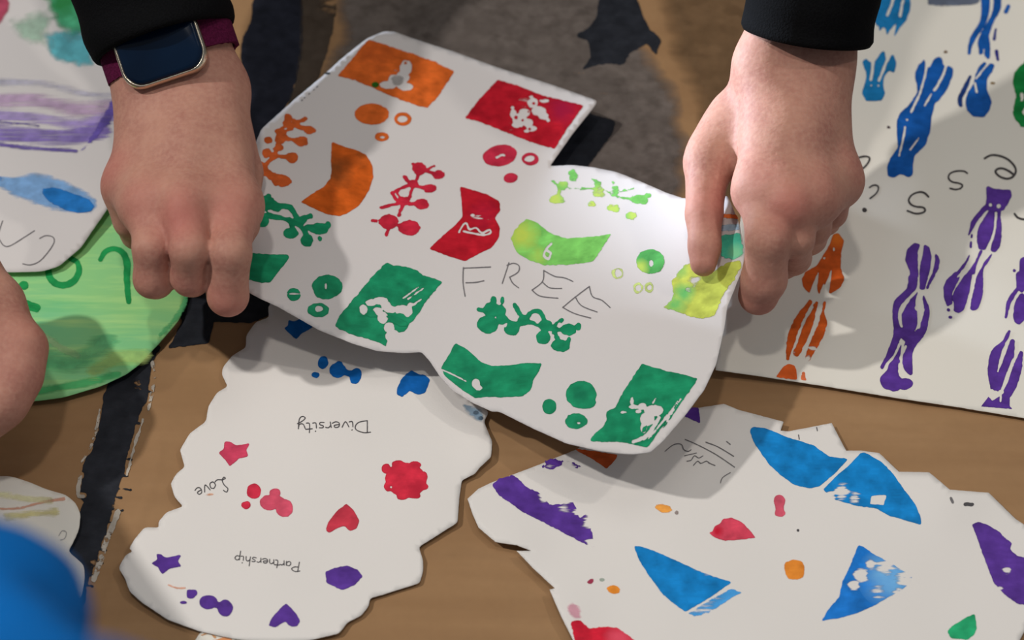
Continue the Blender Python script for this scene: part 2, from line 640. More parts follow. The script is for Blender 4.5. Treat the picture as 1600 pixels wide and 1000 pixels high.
def build_cardboard():
    m, nt, b = new_mat('brown_cardboard')
    n1 = noise(nt, 7, 5, 0, (1, 1.6, 1))
    n2 = noise(nt, 60, 3, 0.10, (0.08, 1, 1))
    n3 = noise(nt, 240, 3)
    c = mix(nt, mth(nt, 'MULTIPLY_ADD', n1, 2.0, -.5, clamp=True), (0.31, 0.175, 0.080), (0.42, 0.250, 0.125))
    c = mix(nt, mth(nt, 'MULTIPLY_ADD', n2, 1.8, -.55, clamp=True), c, (0.28, 0.155, 0.072))
    c = mix(nt, mth(nt, 'MULTIPLY', n3, 0.22), c, (0.20, 0.115, 0.06))
    nt.links.new(c, b.inputs['Base Color'])
    b.inputs['Specular IOR Level'].default_value = 0.15
    b.inputs['Roughness'].default_value = 0.72
    bump(nt, b, n2, 0.35, 0.0006)
    xs = np.arange(-180, 1781, 7.0); ys = np.arange(-120, 1121, 7.0)
    gx, gy = np.meshgrid(xs, ys, indexing='ij')
    q = np.stack([gx.ravel(), gy.ravel()], 1)
    pts = P(q[:, 0], q[:, 1], card_z(q))
    ny = len(ys)
    F = []
    for i in range(len(xs) - 1):
        for j in range(ny - 1):
            a = i * ny + j
            F.append((a, a + 1, a + ny + 1, a + ny))
    root = empty('cardboard_sheet', (0, 0, -0.003), 'large brown creased cardboard sheet with black painted stripes, lying under all the papers', 'cardboard')
    o = mesh_obj('board', pts, F, m, root)
    md = o.modifiers.new('thickness', 'SOLIDIFY'); md.thickness = 0.004; md.offset = -1
    root_hf[root.name] = CardHF()
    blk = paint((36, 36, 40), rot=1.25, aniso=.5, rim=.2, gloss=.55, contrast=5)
    blk2 = paint((30, 30, 38), rot=1.4, aniso=.4, rim=.2, gloss=.45, contrast=3)
    # long stripe, lower left
    st = cx('C', [(640, 460), (620, 520), (600, 640), (580, 740), (545, 850), (500, 920), (490, 985)]) + \
        cx('D', [(480, 70), (470, 130), (500, 170), (440, 300), (380, 460), (400, 600), (380, 800), (330, 1040), (410, 1060)]) + \
        cx('D', [(420, 990), (440, 900), (510, 760), (520, 650), (560, 560), (600, 440), (660, 250), (690, 130), (735, 0)]) + \
        cx('C', [(740, 985), (760, 870), (790, 760), (830, 640), (880, 540), (890, 400), (900, 330), (960, 240), (880, 200)]) + [(190, 560)]
    ticks = []
    for (x, y, L) in [(196, 716, 9), (192, 742, 8), (189, 763, 15), (183, 776, 7), (175, 795, 16), (170, 815, 9), (163, 833, 10), (158, 858, 8), (151, 878, 10), (144, 899, 8), (138, 914, 6), (213, 660, 5), (232, 610, 4)]:
        ticks.append(stroke([(x - 6, y), (x + L, y + 2)], 1.5, False))
    mark(root, 'painted_stripe', [poly(st, 2)] + ticks, [disc(128, 774, 7, 4), disc(128, 742, 4, 6)], blk, rough=1.3, rsc=7, dry=[(215, 600, 14, .5), (185, 790, 18, .45), (150, 880, 16, .5)], lift=0.0003,
         label='wide black stripe with ragged right edge at the lower left')
    mark(root, 'painted_stripe', [poly([(270, 470), (285, 503), (262, 545), (290, 540), (326, 537), (334, 503), (392, 506), (425, 490), (430, 440), (440, 330), (380, 330), (300, 400)], 2)], [], blk, rough=1.2, rsc=9, lift=.0003,  # black paint with the shadow under the hand coloured into it
         label='black paint and painted shadow under the hand with the watch')
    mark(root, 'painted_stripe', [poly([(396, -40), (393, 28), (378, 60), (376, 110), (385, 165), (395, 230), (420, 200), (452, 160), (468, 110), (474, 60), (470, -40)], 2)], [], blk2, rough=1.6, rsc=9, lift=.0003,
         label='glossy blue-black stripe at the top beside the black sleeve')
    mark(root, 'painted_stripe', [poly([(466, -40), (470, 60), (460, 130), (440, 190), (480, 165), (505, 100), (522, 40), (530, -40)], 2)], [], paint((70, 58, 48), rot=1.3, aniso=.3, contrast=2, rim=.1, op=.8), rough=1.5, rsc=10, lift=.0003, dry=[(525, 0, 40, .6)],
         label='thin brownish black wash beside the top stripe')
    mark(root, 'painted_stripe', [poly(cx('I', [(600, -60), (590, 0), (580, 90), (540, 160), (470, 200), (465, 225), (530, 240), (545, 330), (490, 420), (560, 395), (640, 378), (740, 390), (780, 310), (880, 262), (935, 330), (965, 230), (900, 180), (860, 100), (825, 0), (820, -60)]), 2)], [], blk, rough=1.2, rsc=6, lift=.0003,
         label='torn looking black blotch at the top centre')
    mark(root, 'painted_stripe', [poly([(918, 176), (962, 189), (958, 207), (938, 234), (915, 264), (845, 300), (830, 250), (880, 190)], 1)], [], blk, rough=.6, lift=.0003,  # black paint that also carries the sheet corner's cast shadow as colour
         label='black corner of paint and painted shadow beside the tip of the lifted paper')
    gw = paint((104, 92, 84), rot=.08, aniso=.4, scale=60, rim=0, contrast=.7, op=.8)  # soft-edged greyer tone over the board between the hands
    mark(root, 'grey_patch', [poly([(524, -50), (520, 60), (480, 160), (480, 330), (900, 380), (1075, 330), (1078, 215), (1062, 140), (1030, 90), (985, 40), (960, -50)], 6)], [], gw, step=5, soft=30, rough=3, rsc=30, lift=.00025,
         label='greyer area of the board between the two hands')
    mark(root, 'brown_patch', [poly([(1010, -60), (1040, 80), (1085, 170), (1080, 330), (1200, 330), (1240, 100), (1240, -60)], 6)], [], paint((112, 84, 58), rot=1.4, aniso=.2, scale=60, rim=0, contrast=.7, op=.62), step=5, soft=30, rough=3, rsc=30, lift=.0002)  # soft-edged browner tone towards the board's upper right
    # the flaked pale edge of board along the stripe
    fl = paint((176, 160, 142), rot=.2, aniso=1, rim=.0, contrast=5)
    mark(root, 'torn_edge', [stroke([(238, 566), (241, 590), (238, 612), (232, 640)], 2.2), stroke([(224, 655), (212, 690), (204, 720), (198, 742)], 2.0), stroke([(184, 800), (176, 822), (168, 842), (160, 866), (152, 890), (146, 906)], 4.0)], [], fl, rough=1.2, rsc=5, dry=[(235, 600, 60, .55), (160, 860, 70, .45)], lift=.0004)
    mark(root, 'torn_edge', [stroke([(156, 640), (150, 672), (141, 700), (127, 722)], 2.0), stroke([(126, 742), (122, 772), (130, 776)], 3)], [], fl, rough=1.0, rsc=5, dry=[(140, 700, 90, .5)], lift=.0004)
    return root


CARD = build_cardboard()

# ------------------------------------------------------------------ papers lying on the cardboard
PAPER_Z = 0.0016

GREEN = (22, 128, 84)
ORANGE = (206, 92, 32)
RED = (174, 20, 34)
BLUE = (8, 92, 160)
PURP = (86, 48, 130)
ROSE = (198, 60, 84)


# 1 round green card ---------------------------------------------
def build_green_card():
    m, nt, b = new_mat('green_crayoned_card')
    n1 = noise(nt, 150, 4, 0.35, (0.10, 1, 1), .6)
    n2 = noise(nt, 14, 3, 0.5)
    n3 = noise(nt, 60, 3, 0.4, (.15, 1, 1))
    c = mix(nt, mth(nt, 'MULTIPLY_ADD', n2, 3.2, -1.1, clamp=True), alb((142, 192, 114)), alb((120, 186, 124)))
    c = mix(nt, mth(nt, 'MULTIPLY_ADD', n1, 3.6, -1.75, clamp=True), c, alb((174, 208, 124)))
    c = mix(nt, mth(nt, 'MULTIPLY_ADD', n3, 4.5, -2.6, clamp=True), c, alb((92, 176, 104)))
    nt.links.new(c, b.inputs['Base Color'])
    b.inputs['Roughness'].default_value = .5
    ol = [(306, 440), (290, 463)] + cx('C', [(1090, 0), (1070, 70), (960, 200), (830, 340), (750, 400), (600, 470), (380, 535), (240, 555), (150, 560)]) + [(-20, 630), (-80, 620), (-80, 400), (60, 320), (200, 280), (270, 320), (302, 380)]
    r = sheet('round_green_card', ol, Flat(.0022, .002, 120, [(150, 600, 80, .002)]), m, 'round light green crayoned card under the white watercolour sheet', rnd=3)
    g = paint((30, 140, 70), rot=.9, rim=.3, contrast=4)
    mark(r, 'painted_mark', [stroke(cx('B', [(598, 630, 14), (625, 585, 16), (680, 566, 16), (730, 590, 18), (755, 650, 21), (755, 750, 19), (765, 880, 16)]), 4)], [], g, rough=.4)
    mark(r, 'painted_mark', [stroke(cx('B', [(285, 680, 18), (300, 745, 20), (355, 782, 20), (425, 768, 20), (468, 710, 18), (462, 650, 16), (420, 625, 16)]), 4)], [], g, rough=.5)
    mark(r, 'painted_mark', [disc(*cx('B', [(140, 785)])[0], 8, 7)], [], g)
    mark(r, 'painted_mark', [stroke(cx('B', [(160, 890), (225, 915)]), 4.6)], [], g)
    mark(r, 'painted_mark', [stroke(cx('C', [(180, 0), (215, 10)]), 5)], [], g)
    pale = paint((196, 226, 160), rot=.35, aniso=.1, scale=260, rim=0, contrast=1.4, op=.55)
    mark(r, 'crayon_band', [stroke(cx('C', [(220, 150), (330, 220), (460, 290)]), 9)], [], pale, soft=8, step=3)
    mark(r, 'crayon_band', [stroke(cx('C', [(560, 380), (700, 300), (850, 290)]), 18)], [], paint((196, 214, 122), rot=.35, aniso=.1, scale=260, rim=0, contrast=1.2, op=.45), soft=16, step=3)
    mark(r, 'crayon_band', [stroke(cx('C', [(210, 500), (450, 460), (700, 400)]), 10)], [], paint((84, 186, 110), rot=.2, aniso=.1, scale=260, rim=0, contrast=1.4, op=.7), soft=9, step=3)
    mark(r, 'crayon_band', [stroke(cx('C', [(270, 300), (430, 330), (640, 200)]), 22)], [], paint((110, 190, 130), rot=.35, aniso=.1, scale=260, rim=0, contrast=1.2, op=.5), soft=20, step=3)
    mark(r, 'crayon_band', [stroke([(292, 455), (286, 478), (272, 500), (250, 524)], 6)], [], paint((96, 176, 110), rot=1.2, aniso=.2, rim=0, contrast=1.4, op=.6), soft=5, step=3)
    return r


build_green_card()


# 2 watercolour sheet ---------------------------------------------
def build_watercolour():
    ol = [(-90, -90), (262, -90), (245, 60), (218, 170), (195, 260), (171, 321)] + cx('B', [(480, 560), (350, 670), (250, 700), (80, 705)]) + [(-30, 424), (-90, 415)]
    r = sheet('watercolour_sheet', ol, Flat(.0062, .003, 180, [(170, 330, 60, .003)]), WHITE_COOL, 'white sheet with soft green, lilac and blue watercolour strokes, under the watch arm', rnd=3)
    wc = dict(rim=0.0, contrast=1.0, scale=90, aniso=.8)
    mark(r, 'watercolour_stroke', [poly([(50, -30), (70, 18), (90, 50), (110, 68), (140, 58), (150, 40), (150, -30)], 6)], [], paint((70, 160, 112), (36, 128, 62), op=.85, **wc), step=3, soft=22, tint=[(100, 0, 30, 1)], rough=3, rsc=18)
    mark(r, 'watercolour_stroke', [poly([(60, 48), (110, 40), (150, 50), (150, 104), (120, 108), (84, 100), (72, 80)], 5)], [], paint((88, 164, 168), op=.85, **wc), step=3, soft=14, rough=3, rsc=14)
    mark(r, 'watercolour_stroke', [poly([(10, 30), (60, 8), (92, 20), (80, 84), (55, 80), (30, 66), (14, 50)], 5)], [], paint((150, 180, 150), op=.55, **wc), step=3, soft=24, rough=3, rsc=14)
    mark(r, 'watercolour_stroke', [poly([(-40, -20), (12, -20), (18, 8), (10, 28), (0, 42), (-40, 60)], 4)], [], paint((178, 68, 88), op=.9, **wc), step=3, soft=6, rough=1.5)
    def lil(con): return dict(rot=.12, aniso=.05, scale=420, rim=0, contrast=con)
    mark(r, 'brushed_band', [stroke([(-40, 128), (60, 130), (150, 150), (178, 150)], 11)], [], paint((186, 176, 188), op=.6, **lil(1.0)), soft=14, step=3)
    mark(r, 'brushed_band', [stroke([(-40, 158), (50, 156), (120, 170), (178, 166)], 19)], [], paint((192, 156, 180), op=.72, **lil(1.2)), soft=20, step=3, dry=[(150, 150, 30, .5)])
    mark(r, 'brushed_band', [stroke([(-40, 176), (50, 184), (120, 194), (180, 180)], 14)], [], paint((166, 138, 190), op=.7, **lil(1.3)), soft=14, step=3, dry=[(60, 180, 120, .35)], lift=.0002)
    mark(r, 'brushed_band', [stroke([(-40, 200), (40, 210), (100, 216), (160, 204)], 20)], [], paint((132, 106, 170), op=.8, **lil(1.3)), soft=17, step=2.5, dry=[(40, 205, 140, .4)], lift=.00026)
    mark(r, 'brushed_band', [stroke([(-40, 186), (20, 192), (60, 196)], 5)], [], paint((104, 80, 150), op=.7, **lil(1.6)), soft=6, lift=.0003)
    mark(r, 'brushed_band', [stroke([(-40, 219), (40, 230), (118, 235)], 6)], [], paint((100, 78, 146), op=.8, **lil(1.6)), soft=7, lift=.0003, dry=[(60, 230, 80, .4)])
    mark(r, 'brushed_band', [stroke([(118, 243, 1.5), (140, 222, 5), (160, 195, 9), (176, 168, 10), (186, 146, 5)], 6)], [], paint((104, 82, 154), rot=2.2, aniso=.06, scale=420, rim=0, contrast=2.0, op=.9), soft=6, rough=1, dry=[(165, 190, 30, .4)], lift=.00034)
    mark(r, 'painted_feather', [poly(cx('B', [(-60, 100), (60, 130), (200, 95), (330, 120), (480, 190), (590, 250), (605, 310), (570, 360), (440, 372), (320, 355), (190, 310), (60, 260), (-60, 190)]), 4)], [], paint((120, 160, 200), op=.75, rot=.3, aniso=.15, scale=200, rim=0, contrast=1.2), soft=12, step=3, rough=1)
    mark(r, 'painted_feather', [poly(cx('B', [(245, 200), (330, 195), (430, 225), (540, 270), (572, 310), (550, 350), (480, 362), (390, 340), (300, 300), (250, 250)]), 3)], [], paint((34, 108, 170), rot=.3, aniso=.2, rim=.3, contrast=2), soft=4, lift=.0003, rough=.6)
    mark(r, 'painted_feather', [disc(*cx('B', [(-10, 150)])[0], 10, 6)], [], paint((70, 90, 160), rim=.1), soft=5)
    lines(r, 'pencil_letter', [cx('B', [(-40, 560), (15, 400)]), cx('B', [(-10, 500), (20, 545), (60, 548), (140, 500), (205, 458)])], .8, PENCIL)
    lines(r, 'pencil_letter', [cx('B', [(235, 505), (270, 488), (312, 495), (322, 525), (290, 580), (235, 640), (180, 662), (135, 655)])], .8, PENCIL)
    return r


build_watercolour()


# 7 pale cut-out at the lower left --------------------------------
def build_small_cutout():
    ol = [(-60, 742)] + cx('D', [(0, 15), (60, 15), (160, 45), (280, 95), (390, 125), (450, 175), (480, 240), (470, 330), (440, 400), (405, 460), (500, 545), (505, 620), (490, 720), (440, 790), (385, 850), (320, 940)]) + [(60, 1030), (-60, 1030)]
    r = sheet('scalloped_cutout', ol, Flat(.0030, .003, 110, [(110, 800, 40, .002)]), WHITE_WARM, 'small scalloped white cutout with faint yellow and orange strokes beside the blue sleeve', rnd=2)
    mark(r, 'faint_stroke', [stroke(cx('D', [(-30, 210), (120, 205), (230, 175), (380, 150)]), 3.4)], [], paint((216, 150, 120), rot=.1, aniso=.1, rim=0, contrast=1.2, op=.7), soft=3)
    mark(r, 'faint_stroke', [stroke(cx('D', [(40, 260), (200, 240), (330, 225)]), 9)], [], paint((226, 206, 138), rot=.1, aniso=.2, rim=0, contrast=1, op=.7), soft=9, step=3)
    mark(r, 'faint_stroke', [stroke(cx('D', [(-20, 120), (150, 150), (300, 160)]), 8)], [], paint((238, 214, 160), rot=.1, aniso=.2, rim=0, contrast=1, op=.6), soft=8, step=3)
    lines(r, 'pencil_letter', [cx('D', [(350, 370), (370, 340), (395, 350), (385, 385), (360, 395)])], .7, ink((150, 140, 132)))
    return r


build_small_cutout()


# 8 scrap under the cloud, bottom -----------------------------------
def build_scrap():
    r = sheet('paper_scrap', cx('D', [(1130, 1040), (1165, 985), (1190, 945), (1260, 925), (1340, 900), (1450, 930), (1480, 1040)]), Flat(.0012, .0004), WHITE_WARM, 'tiny cream paper scrap with orange smudge, under the cloud paper at the bottom edge', rnd=2)
    mark(r, 'smudge', [stroke(cx('D', [(1200, 960), (1250, 950), (1280, 975)]), 2.5)], [], paint((200, 140, 90), rim=.3), soft=2)
    mark(r, 'smudge', [stroke(cx('D', [(1270, 1000), (1330, 985), (1370, 990)]), 4.0)], [], paint((214, 140, 90), rim=.1), soft=3)


build_scrap()


# 4 cloud paper ------------------------------------------------------
def build_cloud():
    ol = cx('C', [(1600, 60), (1520, 90), (1465, 170), (1462, 240), (1380, 290), (1325, 360), (1320, 400), (1355, 470), (1290, 510), (1240, 590), (1225, 680), (1130, 750), (1070, 850), (1100, 950), (1050, 990)]) + \
        cx('D', [(1015, 60), (1040, 140), (1090, 195), (990, 230), (940, 290), (948, 320), (860, 320), (800, 390), (768, 448), (792, 460), (745, 488), (705, 560), (745, 625), (770, 700), (850, 770), (1000, 870), (1180, 935), (1330, 970), (1450, 990)]) + \
        cx('H', [(200, 1000), (400, 990), (570, 950), (620, 885), (700, 845), (745, 790), (755, 740), (830, 720), (1050, 650), (1070, 580), (1070, 520), (1045, 435), (1150, 370), (1275, 290), (1285, 150), (1300, 40), (1380, 0)]) + \
        cx('G', [(1400, 960), (1475, 890), (1482, 800), (1440, 700), (1432, 680), (1462, 622), (1300, 520)]) + [(690, 560), (600, 500), (500, 468), (430, 462), (419, 480)]
    r = sheet('scalloped_cloud_paper', ol, Flat(PAPER_Z + .0003, .0022, 130, [(440, 500, 40, .002), (760, 700, 40, .003), (210, 880, 60, .002), (500, 690, 90, .0015)]), WHITE, 'scalloped white cloud paper with handwriting and small red, blue and purple hearts and stars', rnd=1)
    b = paint(BLUE, rot=.6, rim=.45)
    mark(r, 'painted_star', [poly(cx('G', [(270, 72), (300, 85), (340, 66), (375, 95), (418, 115), (380, 140), (345, 160), (315, 192), (285, 165), (270, 150), (240, 125), (265, 110)]), 1)], [], b)
    mark(r, 'painted_dot', [disc(*cx('G', [(475, 330)])[0], 8, 10, .3)], [], b)
    mark(r, 'painted_dot', [disc(*cx('G', [(432, 403)])[0], 6.5, 4.6)], [], b)
    mark(r, 'painted_blob', [disc(*cx('G', [(562, 375)])[0], 13, 12), disc(*cx('G', [(570, 345)])[0], 6, 7), disc(*cx('G', [(668, 410)])[0], 9, 13, .3), stroke(cx('G', [(600, 385), (650, 400)]), 5)], [], b)
    mark(r, 'painted_heart', [poly(cx('G', [(1000, 372), (1040, 395), (1085, 405), (1112, 432), (1085, 510), (1040, 520), (990, 498), (945, 535), (912, 520), (918, 475), (945, 420)]), 1)], [], b)
    mark(r, 'painted_dot', [disc(*cx('G', [(1385, 628)])[0], 4, 3.4)], [], INK)
    mark(r, 'painted_dot', [disc(*cx('G', [(1412, 660)])[0], 4.5, 3)], [], INK)
    mark(r, 'blue_smudge', [poly(cx('G', [(1300, 560), (1440, 610), (1430, 690), (1380, 680), (1310, 620)]), 3)], [], paint((130, 160, 180), rim=0, contrast=1.2, op=.6), soft=8)
    write(r, 'Diversity', (577, 657), (463, 661), 18.5, .72, INK, 'black ink letter written upside down')
    rs = paint(ROSE, rot=.9, rim=.5)
    mark(r, 'painted_star', [poly(cx('R8', [(855, 648), (895, 650), (950, 678), (1052, 663), (1025, 715), (1042, 765), (970, 780), (895, 845), (858, 790), (803, 735), (850, 705)]), 1)], [], rs)
    write(r, 'Love', (351, 745), (303, 764), 22, .72, INK, 'black ink letter written upside down')
    mark(r, 'orange_smudge', [disc(*cx('D', [(1245, 125)])[0], 9, 3.5)], [], paint((220, 150, 110), rim=0, contrast=2, op=.7), soft=3)
    rd = paint((200, 42, 62), (176, 40, 58), rot=.5, rim=.55)
    mark(r, 'painted_dot', [disc(*cx('D', [(1510, 105)])[0], 11, 12)], [], rd)
    mark(r, 'painted_dot', [disc(*cx('H', [(18, 187)])[0], 7.5, 6)], [], rd)
    mark(r, 'painted_blob', [disc(*cx('H', [(155, 172)])[0], 15, 12), disc(*cx('H', [(190, 115)])[0], 9, 7), disc(*cx('H', [(245, 205)])[0], 13.5, 14), stroke(cx('H', [(180, 150), (240, 190)]), 9)], [], paint((204, 74, 92), rot=.3, rim=.5))
    mark(r, 'painted_heart', [poly(cx('H', [(615, 178), (655, 215), (692, 280), (672, 330), (632, 342), (600, 310), (560, 325), (510, 354), (490, 335), (508, 285), (560, 220)]), 1)], [], paint((196, 52, 66), rot=.5, rim=.65), rough=.3)
    mark(r, 'painted_sun', [disc(634, 750, 32, 27, .15), disc(603, 732, 7, 8, .4), disc(622, 725, 10, 6), disc(648, 727, 10, 6), disc(662, 744, 6, 8), disc(663, 760, 6, 5), disc(648, 774, 10, 5), disc(607, 760, 7, 8), disc(628, 777, 8, 4)], [disc(611, 761, 1.6)], paint((204, 40, 58), (176, 30, 48), rot=.3, rim=.5), tint=[(655, 770, 20, .8)])
    pu = paint(PURP, rot=.6, rim=.45)
    mark(r, 'painted_star', [poly(cx('D', [(930, 475), (960, 480), (990, 502), (1080, 483), (1058, 520), (1080, 552), (1030, 560), (1005, 570), (965, 602), (938, 555), (898, 535), (935, 512)]), 1)], [], pu)
    mark(r, 'painted_dot', [poly(cx('D', [(1110, 690), (1165, 690), (1178, 715), (1150, 745), (1110, 740)]), 1)], [], pu)
    mark(r, 'painted_dot', [disc(*cx('D', [(1090, 767)])[0], 5.6, 2.6)], [], pu)
    mark(r, 'painted_blob', [disc(*cx('D', [(1240, 765)])[0], 14.5, 11), disc(*cx('D', [(1340, 800)])[0], 12, 13), stroke(cx('D', [(1260, 775), (1320, 785)]), 5)], [], pu)
    mark(r, 'orange_smudge', [stroke(cx('D', [(1000, 662), (1050, 680), (1100, 682)]), 2)], [], paint((214, 150, 120), rim=0, contrast=2, op=.8), soft=2)
    mark(r, 'painted_blob', [poly(cx('H', [(490, 582), (550, 560), (620, 545), (680, 572), (712, 612), (668, 660), (590, 695), (495, 650)]), 1)], [], pu)
    mark(r, 'painted_heart', [poly(cx('H', [(255, 770), (305, 820), (340, 872), (322, 910), (285, 912), (250, 880), (190, 915), (150, 905), (175, 850)]), 1)], [], pu)
    write(r, 'Partnership', (470, 879), (366, 867), 14.5, .68, INK, 'black ink letter written upside down')
    return r


build_cloud()


# 5 jagged cut-out, lower right --------------------------------------
def build_star_paper():
    ol = [(768, 754), (800, 742), (840, 727), (869, 715), (899, 703), (950, 672), (1050, 645), (1092, 637), (1131, 631), (1153, 640), (1224.5, 659), (1219.5, 673), (1232, 674), (1299.5, 661), (1322, 704), (1345, 704), (1374, 708), (1404.5, 737), (1452, 738), (1484, 765), (1545, 770), (1587, 811), (1610, 826), (1640, 850), (1625, 930), (1604, 980), (1588, 1010), (1500, 1050), (1100, 1060), (925, 1050)] + \
        cx('L', [(440, 990), (370, 850), (300, 690), (332, 682), (200, 560), (105, 460), (195, 460), (105, 425), (0, 410)]) + cx('H', [(1500, 405), (1400, 320), (1365, 240), (1335, 150), (1400, 90)])
    r = sheet('jagged_cutout_paper', ol, Flat(PAPER_Z + .0008, .0025, 150, [(800, 850, 50, .002), (1480, 770, 60, .003), (1150, 650, 60, .003), (880, 960, 60, .003)]), WHITE, 'large jagged white cutout with blue triangles and purple fins at the lower right', rnd=0)
    pu = paint(PURP, rot=1.25, aniso=.12, rim=.15, contrast=3.5)
    mark(r, 'painted_fin', [poly([(768.5, 757)] + cx('L', [(0, 30), (80, 8), (120, 35), (170, 85), (250, 120), (300, 185), (390, 180), (440, 165), (480, 265), (525, 235), (572, 445), (500, 412), (300, 310), (130, 220), (0, 130)]), 1)], [], pu,
         dry=[(830, 755, 14, .8), (852, 778, 17, .7), (880, 785, 20, .6), (925, 815, 20, .75), (926, 850, 16, .8), (905, 800, 14, .55)], rough=.9, rsc=4)
    mark(r, 'painted_fin', [disc(*cx('R7', [(150, 195)])[0], 14, 6.5), disc(*cx('R7', [(110, 230)])[0], 10, 4)], [], pu, rough=1.5, rsc=4, dry=[(858, 735, 14, .6)])
    mark(r, 'painted_fin', [disc(*cx('R7', [(290, 225)])[0], 15, 7), disc(*cx('R7', [(90, 250)])[0], 13, 5)], [], paint(PURP, rot=1.2, aniso=.3, contrast=5), rough=1.5, rsc=4, dry=[(870, 731, 60, .72)])
    mark(r, 'painted_fin', [poly(cx('R6', [(405, 235), (470, 160), (540, 155), (552, 302)]), 1)], [], paint(PURP, rot=1.25, rim=.3))
    mark(r, 'painted_triangle', [poly(cx('R7', [(330, 60), (740, 120), (715, 170), (632, 252), (570, 205), (480, 145), (380, 95)]), 1)], [], paint((200, 84, 36), rot=.7, rim=.4))
    bl = paint((6, 120, 180), rot=.6, aniso=.15, rim=.25, contrast=4)
    mark(r, 'painted_triangle', [poly(cx('L', [(800, 428), (850, 435), (960, 475), (1060, 520), (1200, 585), (1300, 620), (1385, 645), (1250, 740), (1110, 822), (1060, 790), (980, 725), (900, 620), (830, 510)]), 1)], [], bl, dry=[(1105, 892, 16, .5), (1085, 882, 9, .55), (1118, 900, 14, .45)], rough=.5)
    mark(r, 'painted_triangle', [poly(cx('L', [(1120, 830), (1250, 750), (1380, 680), (1450, 705), (1360, 760), (1250, 830), (1160, 852)]), 1)], [], paint((70, 150, 205), rot=.5, aniso=.15, rim=0, contrast=2.2), dry=[(1090, 945, 60, .48)], soft=2.5, rough=.8)
    og = paint((232, 146, 62), rim=.1, contrast=1.6, scale=600)
    mark(r, 'painted_dot', [disc(*cx('L', [(975, 205)])[0], 15, 8, .25)], [], og, soft=3)
    mark(r, 'painted_dot', [disc(*cx('L', [(1057, 230)])[0], 3.6, 5)], [], paint((150, 130, 120), rim=0, contrast=1.5), soft=3)
    mark(r, 'painted_dot', [disc(*cx('L', [(680, 690)])[0], 12, 8, .2)], [], paint((226, 130, 40), rim=.1), soft=3)
    mark(r, 'painted_dot', [disc(*cx('L', [(545, 642)])[0], 7, 4.6, -.5)], [], paint((180, 60, 84), rim=.1), soft=3)
    mark(r, 'painted_dot', [disc(*cx('L', [(612, 632)])[0], 5, 4)], [], paint((150, 160, 140), rim=.1, op=.6), soft=3)
    mark(r, 'painted_drop', [poly(cx('L', [(1240, 345), (1268, 350), (1280, 310), (1315, 300), (1330, 270), (1380, 262), (1440, 285), (1485, 330), (1527, 382), (1400, 396), (1340, 398), (1280, 380)]), 1)], [], paint((214, 66, 84), (188, 22, 44), rot=.4, rim=.5), tint=[(1120, 830, 9, 1)], rough=.5)
    mark(r, 'painted_patch', [poly(cx('L', [(420, 880), (480, 868), (540, 920), (620, 905), (700, 912), (760, 950), (830, 1010), (900, 1110), (470, 1110)]), 1)], [], paint((206, 24, 46), (216, 70, 86), rot=1.0, rim=.35), tint=[(968, 1000, 22, .9)], rough=.8, soft=2)
    mark(r, 'painted_patch', [poly(cx('L', [(385, 790), (440, 750), (500, 800), (500, 880), (430, 880)]), 3)], [], paint((222, 130, 150), rot=1.2, rim=0, contrast=1.2, op=.5), soft=8)
    mark(r, 'painted_sail', [poly([(1171, 673), (1176, 667), (1197, 669), (1230, 683), (1272, 696), (1295, 713), (1325, 717), (1306, 738), (1280, 760), (1264, 763), (1240, 757), (1217, 740), (1202, 726), (1180, 695)], 1)], [], bl)
    mark(r, 'painted_sail', [poly([(1345, 707), (1330, 724), (1311, 740), (1286, 765), (1306, 781), (1337, 790), (1369, 794), (1390, 806), (1440, 820), (1438, 806), (1429, 786), (1416, 769), (1395, 740), (1379, 723), (1354, 708)], 1)],
         [poly(cx('P', [(692, 130), (782, 128), (765, 187), (683, 180)]), 0)], paint((6, 120, 180), rot=.45, aniso=.12, rim=.3, contrast=4.5), dry=[(1315, 768, 20, .75), (1335, 778, 18, .6), (1300, 775, 12, .7)], rough=.5)
    mark(r, 'painted_fin', [poly(cx('P', [(1288, 300), (1330, 285), (1390, 310), (1450, 345), (1490, 385), (1530, 412), (1515, 450), (1560, 490), (1640, 505), (1680, 560), (1680, 790), (1560, 775), (1490, 725), (1420, 650), (1385, 560), (1340, 440)]), 1)], [], paint(PURP, rot=1.0, aniso=.2, rim=.4, contrast=5), dry=[(1574, 890, 13, .62), (1562, 920, 9, .5)], rough=.6, tint=[])
    mark(r, 'painted_dot', [disc(*cx('P', [(145, 165)])[0], 9, 10), disc(*cx('P', [(148, 235)])[0], 8.5, 6), stroke(cx('P', [(145, 180), (148, 230)]), 6.5)], [], paint((214, 84, 100), rot=.3, rim=.5))
    mark(r, 'painted_dot', [poly(cx('P', [(170, 530), (220, 505), (285, 520), (298, 560), (290, 620), (240, 638), (185, 625), (172, 575)]), 3)], [], paint((232, 132, 44), rot=.3, rim=.3, contrast=2), soft=2)
    mark(r, 'painted_dot', [disc(*cx('P', [(255, 337)])[0], 2.4)], [], INK)
    mark(r, 'painted_dot', [stroke(cx('P', [(1165, 145), (1175, 170)]), 2.0)], [], PENCIL)
    mark(r, 'painted_dot', [stroke(cx('P', [(1250, 183), (1290, 182)]), 2.8)], [], INK)
    mark(r, 'painted_drop', [poly(cx('P', [(1305, 832), (1315, 880), (1318, 925), (1300, 960), (1262, 988), (1165, 980), (1143, 942), (1160, 915), (1230, 870)]), 1)], [], paint((36, 158, 100), rot=.8, rim=.25))
